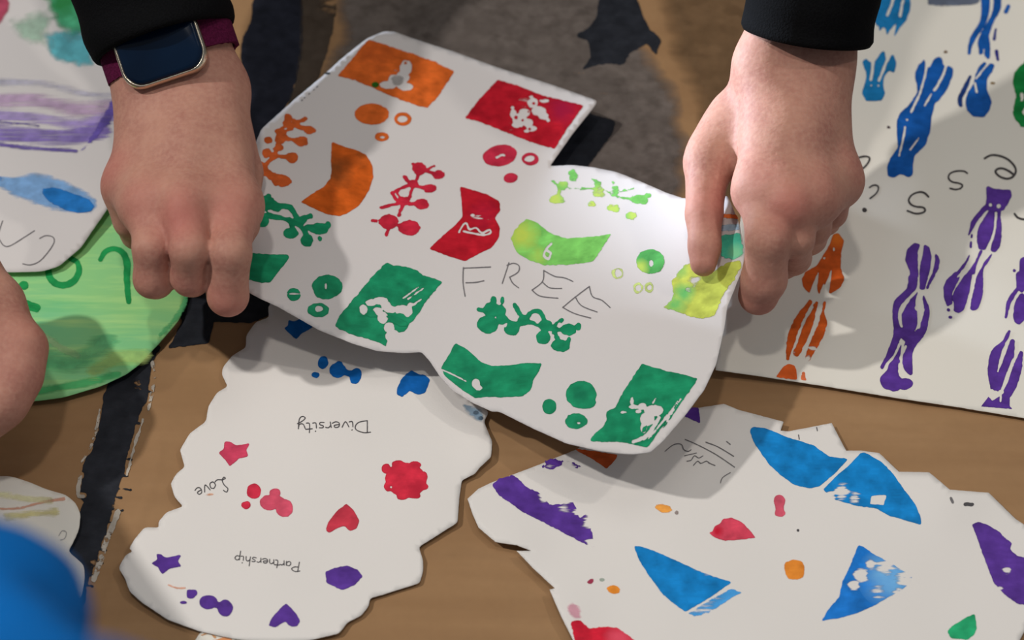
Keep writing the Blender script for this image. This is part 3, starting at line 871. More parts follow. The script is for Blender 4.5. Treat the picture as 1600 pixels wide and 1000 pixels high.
    mark(r, 'painted_triangle', [poly(cx('P', [(612, 425), (640, 432), (700, 475), (820, 540), (935, 612), (920, 650), (880, 685), (780, 742), (700, 790), (600, 832), (500, 860), (395, 876), (440, 800), (500, 735), (520, 640), (560, 560)]), 1)], [], paint((24, 110, 184), (110, 165, 205), rot=-.6, aniso=.16, rim=.2, contrast=3),
         dry=[(1345, 898, 15, .9), (1334, 915, 12, .9), (1385, 885, 24, .6), (1415, 905, 24, .75), (1370, 925, 20, .5), (1360, 880, 12, .75), (1405, 925, 16, .65)], tint=[(1390, 900, 40, .9)], rough=.6)
    lines(r, 'pencil_line', [cx('R6', [(415, 450), (520, 495), (700, 590), (870, 705)])], .75, PENCIL)
    lines(r, 'pencil_line', [cx('R6', [(605, 475), (720, 520), (862, 605)])], .75, PENCIL)
    lines(r, 'handwriting', [cx('R6', [(230, 560), (290, 510), (340, 490), (385, 500), (400, 540), (440, 560), (470, 545)]), cx('R6', [(410, 600), (450, 590), (520, 575)]), cx('R6', [(430, 650), (470, 640), (500, 600), (540, 620), (580, 600)]),
                             cx('R6', [(490, 690), (530, 650), (560, 670), (610, 650), (640, 670)]), cx('R6', [(630, 665), (690, 690)]), cx('R6', [(740, 850), (760, 800), (830, 755)]), cx('R6', [(795, 468), (830, 495)])], .7, PENCIL)
    lines(r, 'pencil_line', [cx('O', [(365, 715), (370, 735)])], .8, PENCIL)
    lines(r, 'pencil_line', [cx('O', [(258, 760), (262, 785)])], .8, PENCIL)
    return r


build_star_paper()


# 6 big right-hand sheet ---------------------------------------------
def build_right_sheet():
    ol = [(1118, 578), (1180, 586.5), (1290, 603.5), (1403, 622), (1500, 636.5), (1600, 653), (1720, 674), (1720, -90), (1210, -90), (1192, 100), (1172, 250), (1145, 420), (1122, 540)]
    hf = HF([(1118, 578, .006), (1250, 597, .003), (1403, 622, .0028), (1600, 653, .0035), (1720, 674, .003), (1720, 300, .004), (1720, -90, .004), (1210, -90, .004), (1180, 250, .003), (1145, 450, .005),
             (1340, 330, .003), (1440, 290, .008), (1400, 360, .004), (1500, 200, .003), (1560, 480, .003), (1350, 60, .006), (1480, 400, .003), (1250, 480, .003)], .0022, .0008, 120)
    r = sheet('handprint_sheet', ol, hf, WHITE_WARM, 'large white sheet with wavy blue, purple and orange prints and black letters, far right', rnd=0)
    b1 = paint((24, 112, 160), rot=.4, rim=.4)
    b2 = paint((14, 78, 146), rot=.4, rim=.4)
    mark(r, 'wavy_print', [poly(cx('R2', [(200, -60), (165, 130), (160, 200), (175, 235), (208, 265), (208, 312), (240, 262), (265, 275), (282, 345), (318, 280), (375, 215), (345, 372), (400, 275), (470, 190), (508, 90), (505, -60)]), 0)],
         [stroke(cx('R2', [(350, -40), (320, 60), (285, 145)]), 2.1), stroke(cx('R2', [(440, 0), (425, 60), (408, 155)]), 2.0)], b1)
    mark(r, 'wavy_print', [poly(cx('R2', [(40, 600), (75, 560), (118, 592), (160, 600), (235, 488), (262, 500), (268, 570), (345, 520), (375, 600), (352, 705), (300, 680), (250, 745), (245, 830), (268, 890), (240, 960), (190, 975), (80, 970), (38, 890), (65, 820), (88, 740), (70, 660)]), 1)],
         [stroke(cx('R2', [(150, 580), (140, 680), (125, 765)]), 2.3), stroke(cx('R2', [(310, 520), (270, 610), (240, 690), (205, 775)]), 2.3), disc(*cx('R2', [(130, 820)])[0], 1.6), disc(*cx('R2', [(200, 825)])[0], 1.8)], b1)
    yv = lambda pts: [(a, b + 923) for a, b in pts]
    mark(r, 'wavy_print', [poly(cx('R2', [(552, 700), (585, 625), (640, 568), (655, 640), (690, 650), (735, 565), (780, 545), (812, 560), (830, 640), (875, 628), (920, 655), (915, 730), (865, 850), (795, 950)] +
                                yv([(740, 80), (712, 200), (695, 350), (655, 470), (545, 575), (535, 650), (535, 750), (485, 787), (455, 765), (405, 752), (345, 787), (288, 770), (282, 690), (312, 600), (388, 490), (376, 350), (376, 250), (402, 170), (500, 80), (545, 10)]) + [(575, 880), (572, 820), (550, 760)]), 1)],
         [stroke(cx('R2', [(668, 600), (645, 740), (600, 890)] + yv([(560, 60), (515, 155)])), 1.7), stroke(cx('R2', [(855, 610), (830, 700), (780, 800), (738, 868)]), 2.0), stroke(cx('R2', [(708, 905)] + yv([(645, 90)])), 1.6),
          stroke(cx('R2', yv([(458, 300), (440, 400), (400, 572)])), 1.5), stroke(cx('R2', yv([(590, 402), (505, 518)])), 1.3), disc(*cx('R2', yv([(475, 230)]))[0], 2.2)], b2)
    mark(r, 'wavy_print', [stroke(cx('R2', [(1228, -60, 45), (1230, 90, 40), (1200, 220, 32), (1125, 340, 28), (1085, 430, 22), (1072, 510, 16)]), 5)], [], b2)
    mark(r, 'wavy_print', [stroke(cx('R2', [(1345, -60, 35), (1340, 80, 38), (1290, 190, 26), (1225, 330, 42), (1215, 430, 60), (1240, 500, 36), (1255, 555, 14)]), 5), stroke(cx('R2', [(1190, 420, 22), (1180, 510, 18)]), 3)], [stroke(cx('R2', [(1215, 480), (1210, 540)]), 1.2)], b2)
    mark(r, 'wavy_print', [stroke(cx('R2', [(1450, 60), (1425, 115)]), 3.2)], [], b2)
    mark(r, 'wavy_print', [stroke(cx('R2', [(1330, 280, 10), (1312, 375, 16)]), 2)], [], paint((60, 62, 120)))
    mark(r, 'wavy_print', [stroke(cx('R2', [(1335, 490, 18), (1348, 575, 14)]), 2)], [], paint((44, 40, 120)))
    mark(r, 'wavy_print', [poly(cx('R2', [(1130, 720), (1165, 640), (1215, 590), (1238, 610), (1290, 605), (1320, 625), (1300, 680), (1245, 760), (1245, 860), (1285, 960)] + yv([(1290, 60), (1270, 140), (1220, 205), (1110, 195), (1050, 140), (1035, 40)]) + [(1060, 890), (1120, 800)]), 1)],
         [stroke(cx('R2', [(1255, 610), (1190, 690), (1140, 755)]), 1.5), stroke(cx('R2', [(1128, 800), (1145, 885)]), 1.6)], b2)
    mark(r, 'wavy_print', [stroke(cx('R2', [(1085, 735, 14), (1030, 850, 22), (985, 950, 24)] + yv([(990, 85)])), 3.4)], [], paint((26, 52, 104), rim=.2))
    mark(r, 'wavy_print', [stroke([(1612, 100, 10), (1598, 118, 13), (1592, 132, 9), (1598, 150, 10), (1590, 175, 7), (1600, 190, 9)], 8)], [disc(1597, 150, 3, 8)], paint((16, 120, 52), rim=.4), rough=1)
    mark(r, 'wavy_print', [poly([(1448, -30), (1448, 8), (1470, 11), (1520, 10), (1532, 6), (1532, -30)], 2)], [], paint((90, 96, 112), rim=0, contrast=1.2, op=.8), soft=4)
    mark(r, 'paint_speck', [disc(1318, 126, 9, 10)], [], paint((200, 206, 70), rim=0, contrast=1.4), soft=4)
    mark(r, 'paint_speck', [disc(*cx('R2', [(845, 495)])[0], 4, 3)], [], paint((120, 90, 66), rim=0), soft=2)
    mark(r, 'paint_speck', [disc(*cx('R2', [(1300, 800)])[0], 5, 3.2)], [], paint((140, 110, 70), rim=0, op=.8), soft=2)
    mark(r, 'paint_speck', [disc(*cx('R3', [(300, 300)])[0], 3.6, 3)], [], paint((70, 50, 56), rim=0), soft=1)
    let = ink((52, 44, 42), 'marker')
    lines(r, 'marker_letter', [cx('R3', [(-60, 615), (0, 596), (60, 580), (108, 588), (112, 620), (70, 680), (0, 728), (-30, 750)])], 1.5, let)
    lines(r, 'marker_letter', [cx('R3', [(115, 880), (150, 858), (190, 862), (200, 895), (175, 940), (120, 985)]), cx('N', [(645, 335), (652, 336)])], 1.3, let)
    mark(r, 'marker_letter', [disc(*cx('N', [(650, 336)])[0], 3.8)], [], let, step=1)
    lines(r, 'marker_letter', [cx('R3', [(1055, 742), (1020, 722), (950, 722), (890, 745), (875, 790), (910, 825), (975, 838), (1008, 858), (990, 888), (940, 898), (890, 888)])], 1.4, let)
    lines(r, 'marker_letter', [cx('R3', [(1222, 600), (1280, 570), (1350, 572), (1430, 600), (1495, 655), (1522, 715), (1500, 770), (1440, 795), (1370, 775), (1328, 735), (1340, 705), (1390, 695), (1450, 718), (1500, 755)])], 1.7, let)
    lines(r, 'marker_letter', [cx('R4', [(568, 172), (530, 135), (480, 125), (410, 150), (375, 200), (395, 245), (450, 268), (515, 275), (535, 305), (505, 328), (440, 335), (362, 308)])], 1.5, let)
    lines(r, 'marker_letter', [cx('R4', [(1408, 338), (1440, 375), (1500, 392), (1560, 380)])], 1.7, let)
    pu = paint(PURP, rot=.4, rim=.5)
    # purple print, upper
    mark(r, 'wavy_print', [poly(cx('R4', [(1128, 72), (1165, 70), (1200, 92), (1290, 100), (1370, 100), (1382, 160), (1350, 225), (1305, 305), (1240, 320), (1150, 315), (1120, 260), (1135, 180)]), 1),
                           stroke(cx('R4', [(1130, 270, 24), (1060, 350, 26), (1005, 430, 24), (975, 510, 14), (955, 550, 6)]), 4),
                           poly(cx('R4', [(1150, 310), (1215, 310), (1212, 400), (1205, 500), (1170, 590), (1125, 690), (1060, 690), (1038, 600), (1045, 510), (1070, 440), (1110, 380)]), 2),
                           poly(cx('R4', [(1240, 310), (1280, 300), (1270, 370), (1283, 450), (1280, 580), (1262, 670), (1215, 722), (1170, 700), (1180, 640), (1210, 560), (1230, 450), (1238, 370)]), 2)],
         [disc(*cx('R4', [(1172, 250)])[0], 2.9), disc(*cx('R4', [(1252, 262)])[0], 3.4), stroke(cx('R4', [(1148, 308), (1110, 360), (1060, 420)]), 1.3), stroke(cx('R4', [(1232, 330), (1225, 400)]), 1.1)], pu, k=.6)
    mark(r, 'wavy_print', [stroke(cx('R4', [(990, 540), (988, 565)]), 1.6), stroke(cx('R4', [(982, 615), (980, 665)]), 1.9)], [], pu, k=.3)
    mark(r, 'wavy_print', [poly(cx('R4', [(978, 710), (970, 760), (920, 860), (830, 970)]) + cx('R5', [(640, 5), (600, 90), (580, 130), (585, 205), (545, 225), (525, 170), (516, 90), (545, 25), (610, -30)]) + cx('R4', [(830, 920), (930, 800)]), 1)], [], pu)
    mark(r, 'wavy_print', [poly(cx('R4', [(1070, 690), (1100, 690), (1040, 830), (1020, 930)]) + cx('R5', [(722, -10), (712, 80), (690, 170), (665, 245), (625, 270), (590, 255), (592, 190), (575, 175), (595, 110), (660, 10)]) + cx('R4', [(960, 900), (1030, 790)]), 1)], [], pu)
    mark(r, 'wavy_print', [poly(cx('R4', [(1195, 715), (1170, 780), (1110, 870), (1095, 930)]) + cx('R5', [(800, -20), (802, 60), (798, 150), (765, 235), (735, 256), (708, 248), (712, 190), (735, 100), (755, 0)]) + cx('R4', [(1065, 900), (1110, 810)]), 1)], [], pu)
    mark(r, 'wavy_print', [disc(*cx('R5', [(553, 247)])[0], 2.8), ], [], pu)
    mark(r, 'wavy_print', [disc(*cx('R5', [(568, 299)])[0], 3.2, 2.4), ], [], pu)
    # purple print, middle
    mark(r, 'wavy_print', [poly(cx('R4', [(430, 618), (490, 638), (462, 700), (465, 830), (470, 1000), (440, 1100), (380, 1050), (385, 900), (335, 790), (360, 680)]), 1),
                           stroke(cx('R5', [(300, 20, 30), (285, 110, 32), (200, 200, 34), (185, 300, 26), (195, 400, 30), (165, 500, 26), (120, 590, 18), (82, 655, 12)]), 5),
                           poly(cx('R5', [(345, 90), (320, 190), (335, 290), (330, 370), (290, 440), (245, 470), (205, 430), (225, 360), (220, 280), (255, 215)]), 1),
                           stroke(cx('R5', [(375, 150, 8), (398, 230, 18), (395, 300, 22), (360, 400, 34), (290, 480, 40), (265, 560, 34), (265, 640, 34), (285, 695, 14)]), 5),
                           stroke(cx('R5', [(200, 500, 22), (175, 600, 36), (160, 690, 45), (130, 750, 62)]), 8), disc(*cx('R5', [(170, 765)])[0], 14, 13), disc(*cx('R5', [(240, 772)])[0], 13.5, 9, -.15)],
         [stroke(cx('R5', [(345, 20), (335, 100), (225, 220), (205, 300), (222, 365)]), 2.2), stroke(cx('R5', [(370, 60), (360, 170), (340, 240), (352, 300), (342, 368)]), 2.4), disc(*cx('R5', [(345, 235)])[0], 7, 5), disc(*cx('R5', [(372, 245)])[0], 3),
          stroke(cx('R5', [(208, 490), (170, 570), (120, 630), (105, 660)]), 1.9), stroke(cx('R5', [(250, 505), (212, 595)]), 1.8), stroke(cx('R5', [(208, 630), (210, 690), (250, 715), (300, 722)]), 2.2)], pu, k=.5)
    mark(r, 'wavy_print', [poly(cx('R4', [(525, 638), (580, 665), (597, 750), (585, 880), (550, 1000), (530, 1080), (480, 1080), (482, 860), (505, 760)]), 1)], [], pu)
    mark(r, 'wavy_print', [poly(cx('R4', [(635, 725), (665, 755), (680, 805), (665, 880), (620, 960), (560, 1080), (540, 1060), (600, 930), (625, 840)]), 1)], [], pu)
    # purple print, right edge
    mark(r, 'wavy_print', [stroke(cx('R4', [(1500, 800, 40), (1510, 900, 60), (1500, 1000, 60)]), 8), stroke(cx('R5', [(1065, 0, 32), (1070, 90, 30)]), 8), stroke(cx('R5', [(1050, 90, 12), (985, 190, 16), (962, 300, 8)]), 4),
                           disc(*cx('R5', [(1065, 240)])[0], 11, 24, .15)], [stroke(cx('R5', [(1055, 120), (1015, 200), (1000, 320)]), 2.4)], pu, k=.5)
    mark(r, 'wavy_print', [disc(*cx('R4', [(1406, 893)])[0], 2.8)], [], pu)
    mark(r, 'wavy_print', [stroke(cx('R5', [(985, 398, 10), (950, 480, 20), (890, 560, 36), (868, 680, 34), (880, 790, 30)]), 5), stroke(cx('R5', [(1010, 470, 18), (975, 620, 36), (930, 740, 38), (910, 810, 16)]), 5),
                           stroke(cx('R5', [(1072, 550, 12), (1040, 670, 34), (1005, 780, 34), (950, 870, 34)]), 5), poly(cx('R5', [(785, 932), (840, 862), (865, 895), (900, 870), (990, 820), (990, 930), (1008, 950)]), 0)],
         [stroke(cx('R5', [(1000, 430), (955, 510), (935, 570)]), 2.0), stroke(cx('R5', [(1050, 540), (995, 650), (940, 800)]), 2.2), disc(*cx('R5', [(928, 830)])[0], 4.5, 3.4), stroke(cx('R5', [(925, 840), (925, 895)]), 1.5), disc(*cx('R5', [(860, 820)])[0], 4, 3)], pu, k=.5)
    og = paint((206, 84, 24), (226, 110, 30), rot=1.2, aniso=.2, rim=.5, contrast=3)
    mark(r, 'wavy_print', [poly(cx('RH', [(1120, 200), (1165, 185), (1215, 255), (1190, 370), (1188, 500), (1218, 590), (1185, 660), (1090, 720), (1040, 620), (998, 728), (955, 600), (915, 712), (860, 660), (848, 590), (880, 525), (970, 480), (1030, 390), (1090, 290)]), 1)],
         [stroke(cx('RH', [(997, 520, 3), (975, 600, 14), (945, 730, 28)]), 3), stroke(cx('RH', [(1105, 515, 3), (1085, 600, 16), (1050, 730, 30)]), 3), disc(*cx('RH', [(1045, 405)])[0], 2), disc(*cx('RH', [(1128, 330)])[0], 1.5, 3)], og, tint=[(1308, 372, 14, 1)], dry=[(1290, 400, 10, .3)])
    mark(r, 'wavy_print', [stroke(cx('R1', [(975, 10, 20), (870, 170, 40), (795, 340, 46), (755, 500, 34), (740, 600, 18)]), 5), stroke(cx('R1', [(1040, 20, 16), (960, 230, 45), (900, 400, 45), (830, 540, 40)]), 5),
                           stroke(cx('R1', [(1125, 20, 14), (1100, 130, 20), (1105, 240, 42), (1050, 380, 50), (1000, 480, 44), (950, 600, 30)]), 5)],
         [stroke(cx('R1', [(1000, 60), (890, 250), (810, 480)]), 2.0), stroke(cx('R1', [(1090, 60), (1010, 300), (910, 500)]), 2.6)], og, k=.5, dry=[(1270, 545, 12, .45), (1262, 560, 9, .6), (1240, 552, 8, .5)], rough=.8)
    mark(r, 'wavy_print', [poly(cx('R1', [(610, 795), (680, 700), (740, 655), (800, 665), (830, 720), (835, 825)]), 1)], [], paint((222, 92, 34), rot=.4, rim=.2))
    mark(r, 'wavy_print', [poly(cx('R1', [(880, 735), (920, 730), (940, 838), (870, 826)]), 1)], [], paint((214, 104, 60), rot=.4, rim=.1), soft=2, dry=[(1256, 590, 10, .3)])
    return r


RIGHT = build_right_sheet()


# 3 the lifted sheet ---------------------------------------------------
def build_main_sheet():
    ol = cx('E', [(840, 110), (740, 150), (600, 260), (480, 370), (300, 520), (110, 690)]) + [(392, 240), (380, 300), (374, 380), (378, 440), (388, 456)] + \
        cx('F', [(100, 785), (200, 830), (430, 960)]) + cx('G', [(440, 130), (650, 215), (800, 260), (960, 272), (1060, 265), (1110, 320), (1170, 410), (1240, 490), (1360, 565), (1480, 620)]) + \
        cx('K', [(0, 620), (200, 720), (400, 810), (600, 855), (720, 870), (800, 874), (900, 862), (970, 800), (1100, 650), (1220, 490), (1290, 340), (1340, 120), (1355, 0)]) + \
        cx('J', [(1390, 830), (1466, 640), (1455, 560), (1430, 420), (1360, 250), (1250, 270), (1090, 265), (1000, 235), (850, 170), (700, 110), (550, 80), (430, 68), (300, 75)]) + \
        cx('I', [(440, 790), (560, 640), (585, 600), (300, 500), (0, 405)]) + cx('E', [(1250, 230), (1000, 150), (900, 112)])
    hf = HF([(600, 50, .022), (570, 60, .026), (933, 158, .020), (780, 106, .016), (409, 201, .034), (378, 300, .040), (388, 456, .044), (430, 478, .042), (493, 512, .032), (590, 548, .024), (658, 550, .022), (700, 600, .020), (770, 643, .022), (885, 693, .030),
             (1010, 707, .042), (1070, 650, .044), (1119, 569, .048), (1136, 480, .056), (1164, 405, .064), (1150, 350, .066), (1110, 420, .056), (1050, 310, .046), (1000, 285, .036), (924, 261, .024), (860, 260, .018), (860, 232, .018), (700, 350, .022), (800, 450, .024), (950, 420, .034),
             (480, 330, .036), (550, 200, .026), (940, 560, .036), (500, 420, .036)], .006)
    r = sheet('lifted_sheet', ol, hf, WHITE_COOL, 'white sheet with green, red and orange stamps and pencilled word FREE, lifted by two hands', rnd=1, spacing=8)
    og = paint(ORANGE, (168, 70, 28), rot=.5, rim=.4)
    rd = paint(RED, (150, 20, 50), rot=.5, rim=.4)
    gr = paint(GREEN, (14, 98, 66), rot=.8, aniso=.15, rim=.45, contrast=5)
    # orange block
    mark(r, 'painted_block', [poly(cx('E', [(745, 156), (860, 195), (1000, 240), (1150, 295), (1258, 348), (1180, 470), (1098, 567), (980, 535), (850, 480), (760, 440), (660, 400), (560, 375), (650, 270)]), 1)],
         [disc(*cx('E', [(968, 330)])[0], 9.5, 13, .25), disc(*cx('E', [(945, 385)])[0], 11, 10), disc(*cx('E', [(900, 400)])[0], 9, 9), disc(*cx('E', [(860, 430)])[0], 12, 6), disc(*cx('E', [(965, 440)])[0], 12, 6)], og, rough=1.0, rsc=5, tint=[(590, 78, 30, .5)], dry=[(625, 118, 24, .42)])
    mark(r, 'paint_fleck', [disc(*cx('E', [(966, 298)])[0], 2.4)], [], og)
    mark(r, 'paint_fleck', [disc(*cx('E', [(920, 400)])[0], 12, 10)], [], paint((150, 140, 132), rim=0, contrast=1.5, op=.5), soft=4, lift=.0001)
    mark(r, 'paint_fleck', [disc(*cx('E', [(787, 428)])[0], 5.4, 4.6)], [], paint((40, 88, 20), rim=.2), lift=.0004)
    mark(r, 'paint_fleck', [disc(*cx('E', [(500, 360)])[0], 10, 3.4, -.1)], [], paint((86, 90, 92), rim=0, contrast=2), soft=3)
    for (a, b_) in [(365, 505), (420, 460), (395, 480), (350, 520), (440, 440)]:
        mark(r, 'paint_fleck', [disc(*cx('E', [(a, b_)])[0], 1.7, .9, -.6)], [], PENCIL, step=1)
    # red block
    redsub = [disc(*p) for p in cx('I', [(200, 612, 32, 30), (235, 660, 42, 30), (265, 690, 28, 22), (150, 672, 34, 26), (120, 710, 42, 36), (85, 680, 20, 30), (170, 730, 30, 26), (195, 765, 28, 16), (110, 740, 36, 20), (160, 780, 16, 8), (290, 712, 10, 14), (265, 600, 26, 10), (190, 575, 14, 8), (80, 640, 10, 8)])]
    mark(r, 'painted_block', [poly([(777.5, 124.5), (810, 134), (845, 148), (911.5, 165), (890, 195), (866.5, 232.5), (840, 226), (800, 211), (765, 196), (726.5, 184), (750, 153)], 1)], redsub, rd, rough=.8, rsc=4, dry=[(822, 160, 26, .35), (795, 205, 16, .4)], tint=[(880, 172, 22, .9)])
    for (a, b_, s) in [(205, 615, 2.0), (175, 665, 1.7), (225, 690, 1.5), (100, 700, 3.0), (140, 715, 2.0), (180, 768, 2.0), (60, 710, 1.5)]:
        mark(r, 'paint_fleck', [disc(*cx('I', [(a, b_)])[0], s)], [], rd, step=1.2)
    # dots
    mark(r, 'painted_dot', [disc(*cx('E', [(765, 603)])[0], 27, 16.5, .02)], [], og)
    mark(r, 'painted_ring', [disc(*cx('E', [(950, 632)])[0], 13.5, 10.5)], [disc(*cx('E', [(948, 632)])[0], 8.0, 5.2)], og, rough=.3, rimw=1)
    mark(r, 'painted_ring', [disc(*cx('E', [(825, 738)])[0], 11.5, 7)], [disc(*cx('E', [(828, 740)])[0], 4.4, 1.9)], og, rough=.5)
    rr = paint((186, 40, 60), rot=.5, rim=.45)
    mark(r, 'painted_dot', [disc(781, 243, 27, 16.5, -.18)], [stroke([(776, 246), (784, 242), (788, 243)], 1.6)], rr)
    mark(r, 'painted_ring', [disc(828.5, 248.5, 13.5, 10, .1)], [disc(827.5, 248, 8, 4.6, -.2)], rr, rough=.3)
    mark(r, 'painted_dot', [disc(798, 278, 11.5, 7.5, -.1)], [], rr)
    # orange leaf print
    F_ = lambda f, L: [disc(*p) if len(p) > 3 else disc(p[0], p[1], p[2]) for p in cx(f, L)]
    S_ = lambda f, L, w: [stroke(cx(f, l), w) for l in L]
    ol_ = paint((196, 86, 36), (170, 70, 28), rot=.5, rim=.35)
    mark(r, 'leafy_print', F_('E', [(270, 622, 24, 22), (395, 697, 36, 24), (345, 765, 42, 28), (290, 862, 36, 32), (262, 660, 32, 22), (225, 742, 34, 40), (210, 705, 22, 18), (150, 760, 28, 20), (205, 800, 34, 26), (140, 835, 26, 30), (180, 850, 26, 20)]) + F_('F', [(228, 85, 58, 36)]) +
         S_('E', [[(270, 622), (250, 690), (215, 770), (190, 840), (140, 900), (125, 960)], [(262, 660), (395, 697)], [(230, 742), (345, 765)], [(190, 850), (290, 862)], [(300, 640), (320, 650), (370, 630)], [(230, 690), (290, 690)]], 3.2) + S_('F', [[(100, -10), (160, 50), (228, 85)]], 6),
         F_('E', [(172, 790, 20, 16), (250, 690, 10, 8)]), ol_, rough=1.1, rsc=5, k=2.5)
    mark(r, 'painted_arrow', [poly(cx('E', [(527, 768), (600, 795), (690, 822), (735, 850), (768, 905), (776, 985)]) + cx('F', [(775, 60), (745, 150), (690, 232), (620, 280), (570, 296), (500, 285), (420, 250), (340, 212), (400, 168), (480, 120), (520, 70), (524, 20)]) + cx('E', [(522, 860)]), 1)], [],
         paint((196, 84, 22), (120, 62, 26), rot=.9, aniso=.3, rim=.3), tint=[(525, 268, 26, .8), (565, 240, 18, .5)])
    # green leaf print, left
    mark(r, 'leafy_print', F_('F', [(150, 205, 34, 26), (115, 325, 40, 36), (95, 260, 26, 30), (285, 398, 46, 32), (380, 440, 38, 38), (450, 370, 60, 34), (505, 348, 18, 20), (200, 250, 30, 20), (350, 330, 34, 26), (180, 225, 30, 20)]) +
         S_('F', [[(110, 250), (200, 235), (280, 245), (310, 290), (345, 345), (430, 370)], [(110, 275), (180, 300), (270, 315), (300, 380)], [(270, 315), (340, 350)], [(350, 350), (385, 430)], [(350, 310), (400, 295)], [(130, 190), (150, 175)]], 4.2) +
         [disc(*cx('F', [(455, 430)])[0], 3.4, 4.4, -.4)], F_('F', [(125, 270, 26, 7), (258, 290, 26, 14)]) + S_('F', [[(360, 355), (400, 310)]], 1.2), gr, rough=.9, rsc=5, k=2)
    mark(r, 'painted_block', [poly(cx('F', [(-40, 510), (60, 515), (160, 524), (262, 522), (275, 545), (225, 610), (160, 690), (110, 692), (40, 675), (-40, 660)]), 1)], [], gr)
    mark(r, 'painted_dot', F_('F', [(500, 715, 90, 70), (490, 740, 70, 50)]), F_('F', [(493, 712, 6, 16)]), gr, rough=.7)
    mark(r, 'painted_ring', F_('F', [(447, 855, 65, 42)]), F_('F', [(450, 848, 24, 18)]), gr, rough=.6)
    mark(r, 'painted_ring', F_('F', [(302, 762, 42, 38)]), F_('F', [(300, 758, 26, 5)]), gr, rough=.6)
    # red leaf print
    mark(r, 'leafy_print', F_('F', [(1050, 15, 38, 40), (1162, 50, 38, 28), (1110, 130, 38, 27), (1062, 225, 44, 32), (988, 365, 65, 46), (868, 328, 56, 44), (1015, 105, 30, 26), (950, 190, 26, 22), (930, 160, 22, 18)]) + F_('E', [(1045, 925, 40, 32), (1170, 965, 30, 22)]) +
         S_('E', [[(1010, 900), (1050, 930)], [(1070, 945), (1135, 910)], [(955, 975), (1000, 1010)]], 1.8) +
         S_('F', [[(1050, 15), (1100, 30), (1162, 50)], [(1055, 20), (1030, 80), (1010, 120), (985, 190), (945, 240), (925, 292)], [(960, 62), (1010, 110), (1110, 130)], [(885, 160), (930, 135), (985, 110)], [(890, 165), (935, 215), (1062, 225)], [(820, 245), (880, 230), (940, 215)], [(850, 408), (875, 350)], [(768, 322), (820, 330)], [(920, 350), (940, 350)]], 2.6),
         F_('F', [(955, 160, 32, 22)]) + S_('F', [[(795, 300), (805, 330)]], 1.0), paint((188, 34, 52), rot=.5, rim=.4), rough=.9, rsc=4, k=1.5)
    mark(r, 'painted_arrow', [poly(cx('F', [(1288, 118), (1350, 135), (1450, 165), (1525, 205), (1530, 262), (1495, 305), (1528, 365), (1522, 425), (1480, 482), (1400, 522), (1318, 564), (1210, 530), (1105, 490), (1190, 410), (1260, 350), (1305, 300), (1300, 220)]), 1)],
         [stroke(cx('F', [(1285, 390), (1310, 345), (1330, 340), (1345, 375), (1385, 365), (1420, 395), (1465, 378), (1472, 395), (1430, 408), (1380, 400), (1310, 385)]), 1.6), disc(*cx('F', [(1365, 290)])[0], 3.4, 2.4)], rd, rough=.5, dry=[(742, 340, 20, .4), (765, 342, 12, .35)], tint=[(755, 335, 20, .4)])
    # big green block, left
    gs = F_('F', [(715, 850, 24, 30), (760, 810, 34, 20), (820, 800, 46, 24), (850, 830, 30, 30), (880, 850, 44, 22), (940, 850, 44, 26), (980, 860, 26, 34), (830, 900, 34, 34), (800, 860, 30, 24), (870, 960, 30, 34), (890, 1010, 44, 40), (880, 1060, 30, 30), (950, 1000, 44, 14), (1000, 820, 30, 10)]) + \
        S_('F', [[(950, 785), (1060, 705)], [(980, 790), (1070, 725)], [(1000, 830), (1060, 790)], [(850, 885), (960, 935)]], 1.1)
    mark(r, 'painted_block', [poly(cx('F', [(835, 590), (855, 568), (880, 585), (960, 595), (1040, 620), (1060, 640), (1130, 665), (1187, 688), (1140, 740), (1090, 800), (1040, 880), (990, 940), (940, 1010), (882, 1085), (800, 1045), (650, 1000), (541, 953), (580, 880), (690, 750), (740, 690), (780, 640)]), 1)], gs, gr, rough=.9, rsc=5, tint=[(600, 450, 30, .3), (555, 525, 20, .2)])
    mark(r, 'paint_fleck', [poly(cx('F', [(845, 885), (900, 890), (975, 925), (980, 950), (940, 955), (880, 925)]), 1)], [], gr, lift=.0003)
    mark(r, 'paint_fleck', [poly(cx('F', [(735, 870), (770, 850), (800, 895), (760, 900), (720, 880)]), 1)], [], gr, lift=.0003)
    # FREE
    lines(r, 'pencil_letter', [cx('F', [(1312, 605), (1390, 602), (1472, 598)]), cx('F', [(1310, 600), (1308, 690), (1320, 772)]), cx('F', [(1325, 692), (1380, 690), (1432, 680)])], .85, PENCIL, label='pencilled letter F')
    lines(r, 'pencil_letter', [cx('J', [(18, 772), (40, 705), (58, 648)]), cx('J', [(45, 665), (85, 652), (118, 668), (112, 705), (62, 735)]), cx('J', [(62, 735), (80, 770), (115, 798)])], .85, PENCIL, label='pencilled letter R')
    lines(r, 'pencil_letter', [cx('J', [(265, 695), (330, 730), (385, 738), (438, 760)]), cx('J', [(265, 695), (258, 760), (195, 812)]), cx('J', [(258, 765), (300, 798), (372, 802)]), cx('J', [(195, 812), (245, 848), (350, 860)])], .85, PENCIL, label='pencilled letter E')
    lines(r, 'pencil_letter', [cx('J', [(536, 790), (450, 855), (378, 915)]), cx('J', [(536, 790), (555, 850), (610, 872), (660, 916)]), cx('J', [(452, 852), (490, 905), (582, 942)]), cx('J', [(378, 915), (450, 952), (545, 978)])], .85, PENCIL, label='second pencilled letter E')
    # light green prints
    lg = paint((112, 176, 84), (180, 190, 84), rot=.5, aniso=.4, rim=.2, contrast=2.0)
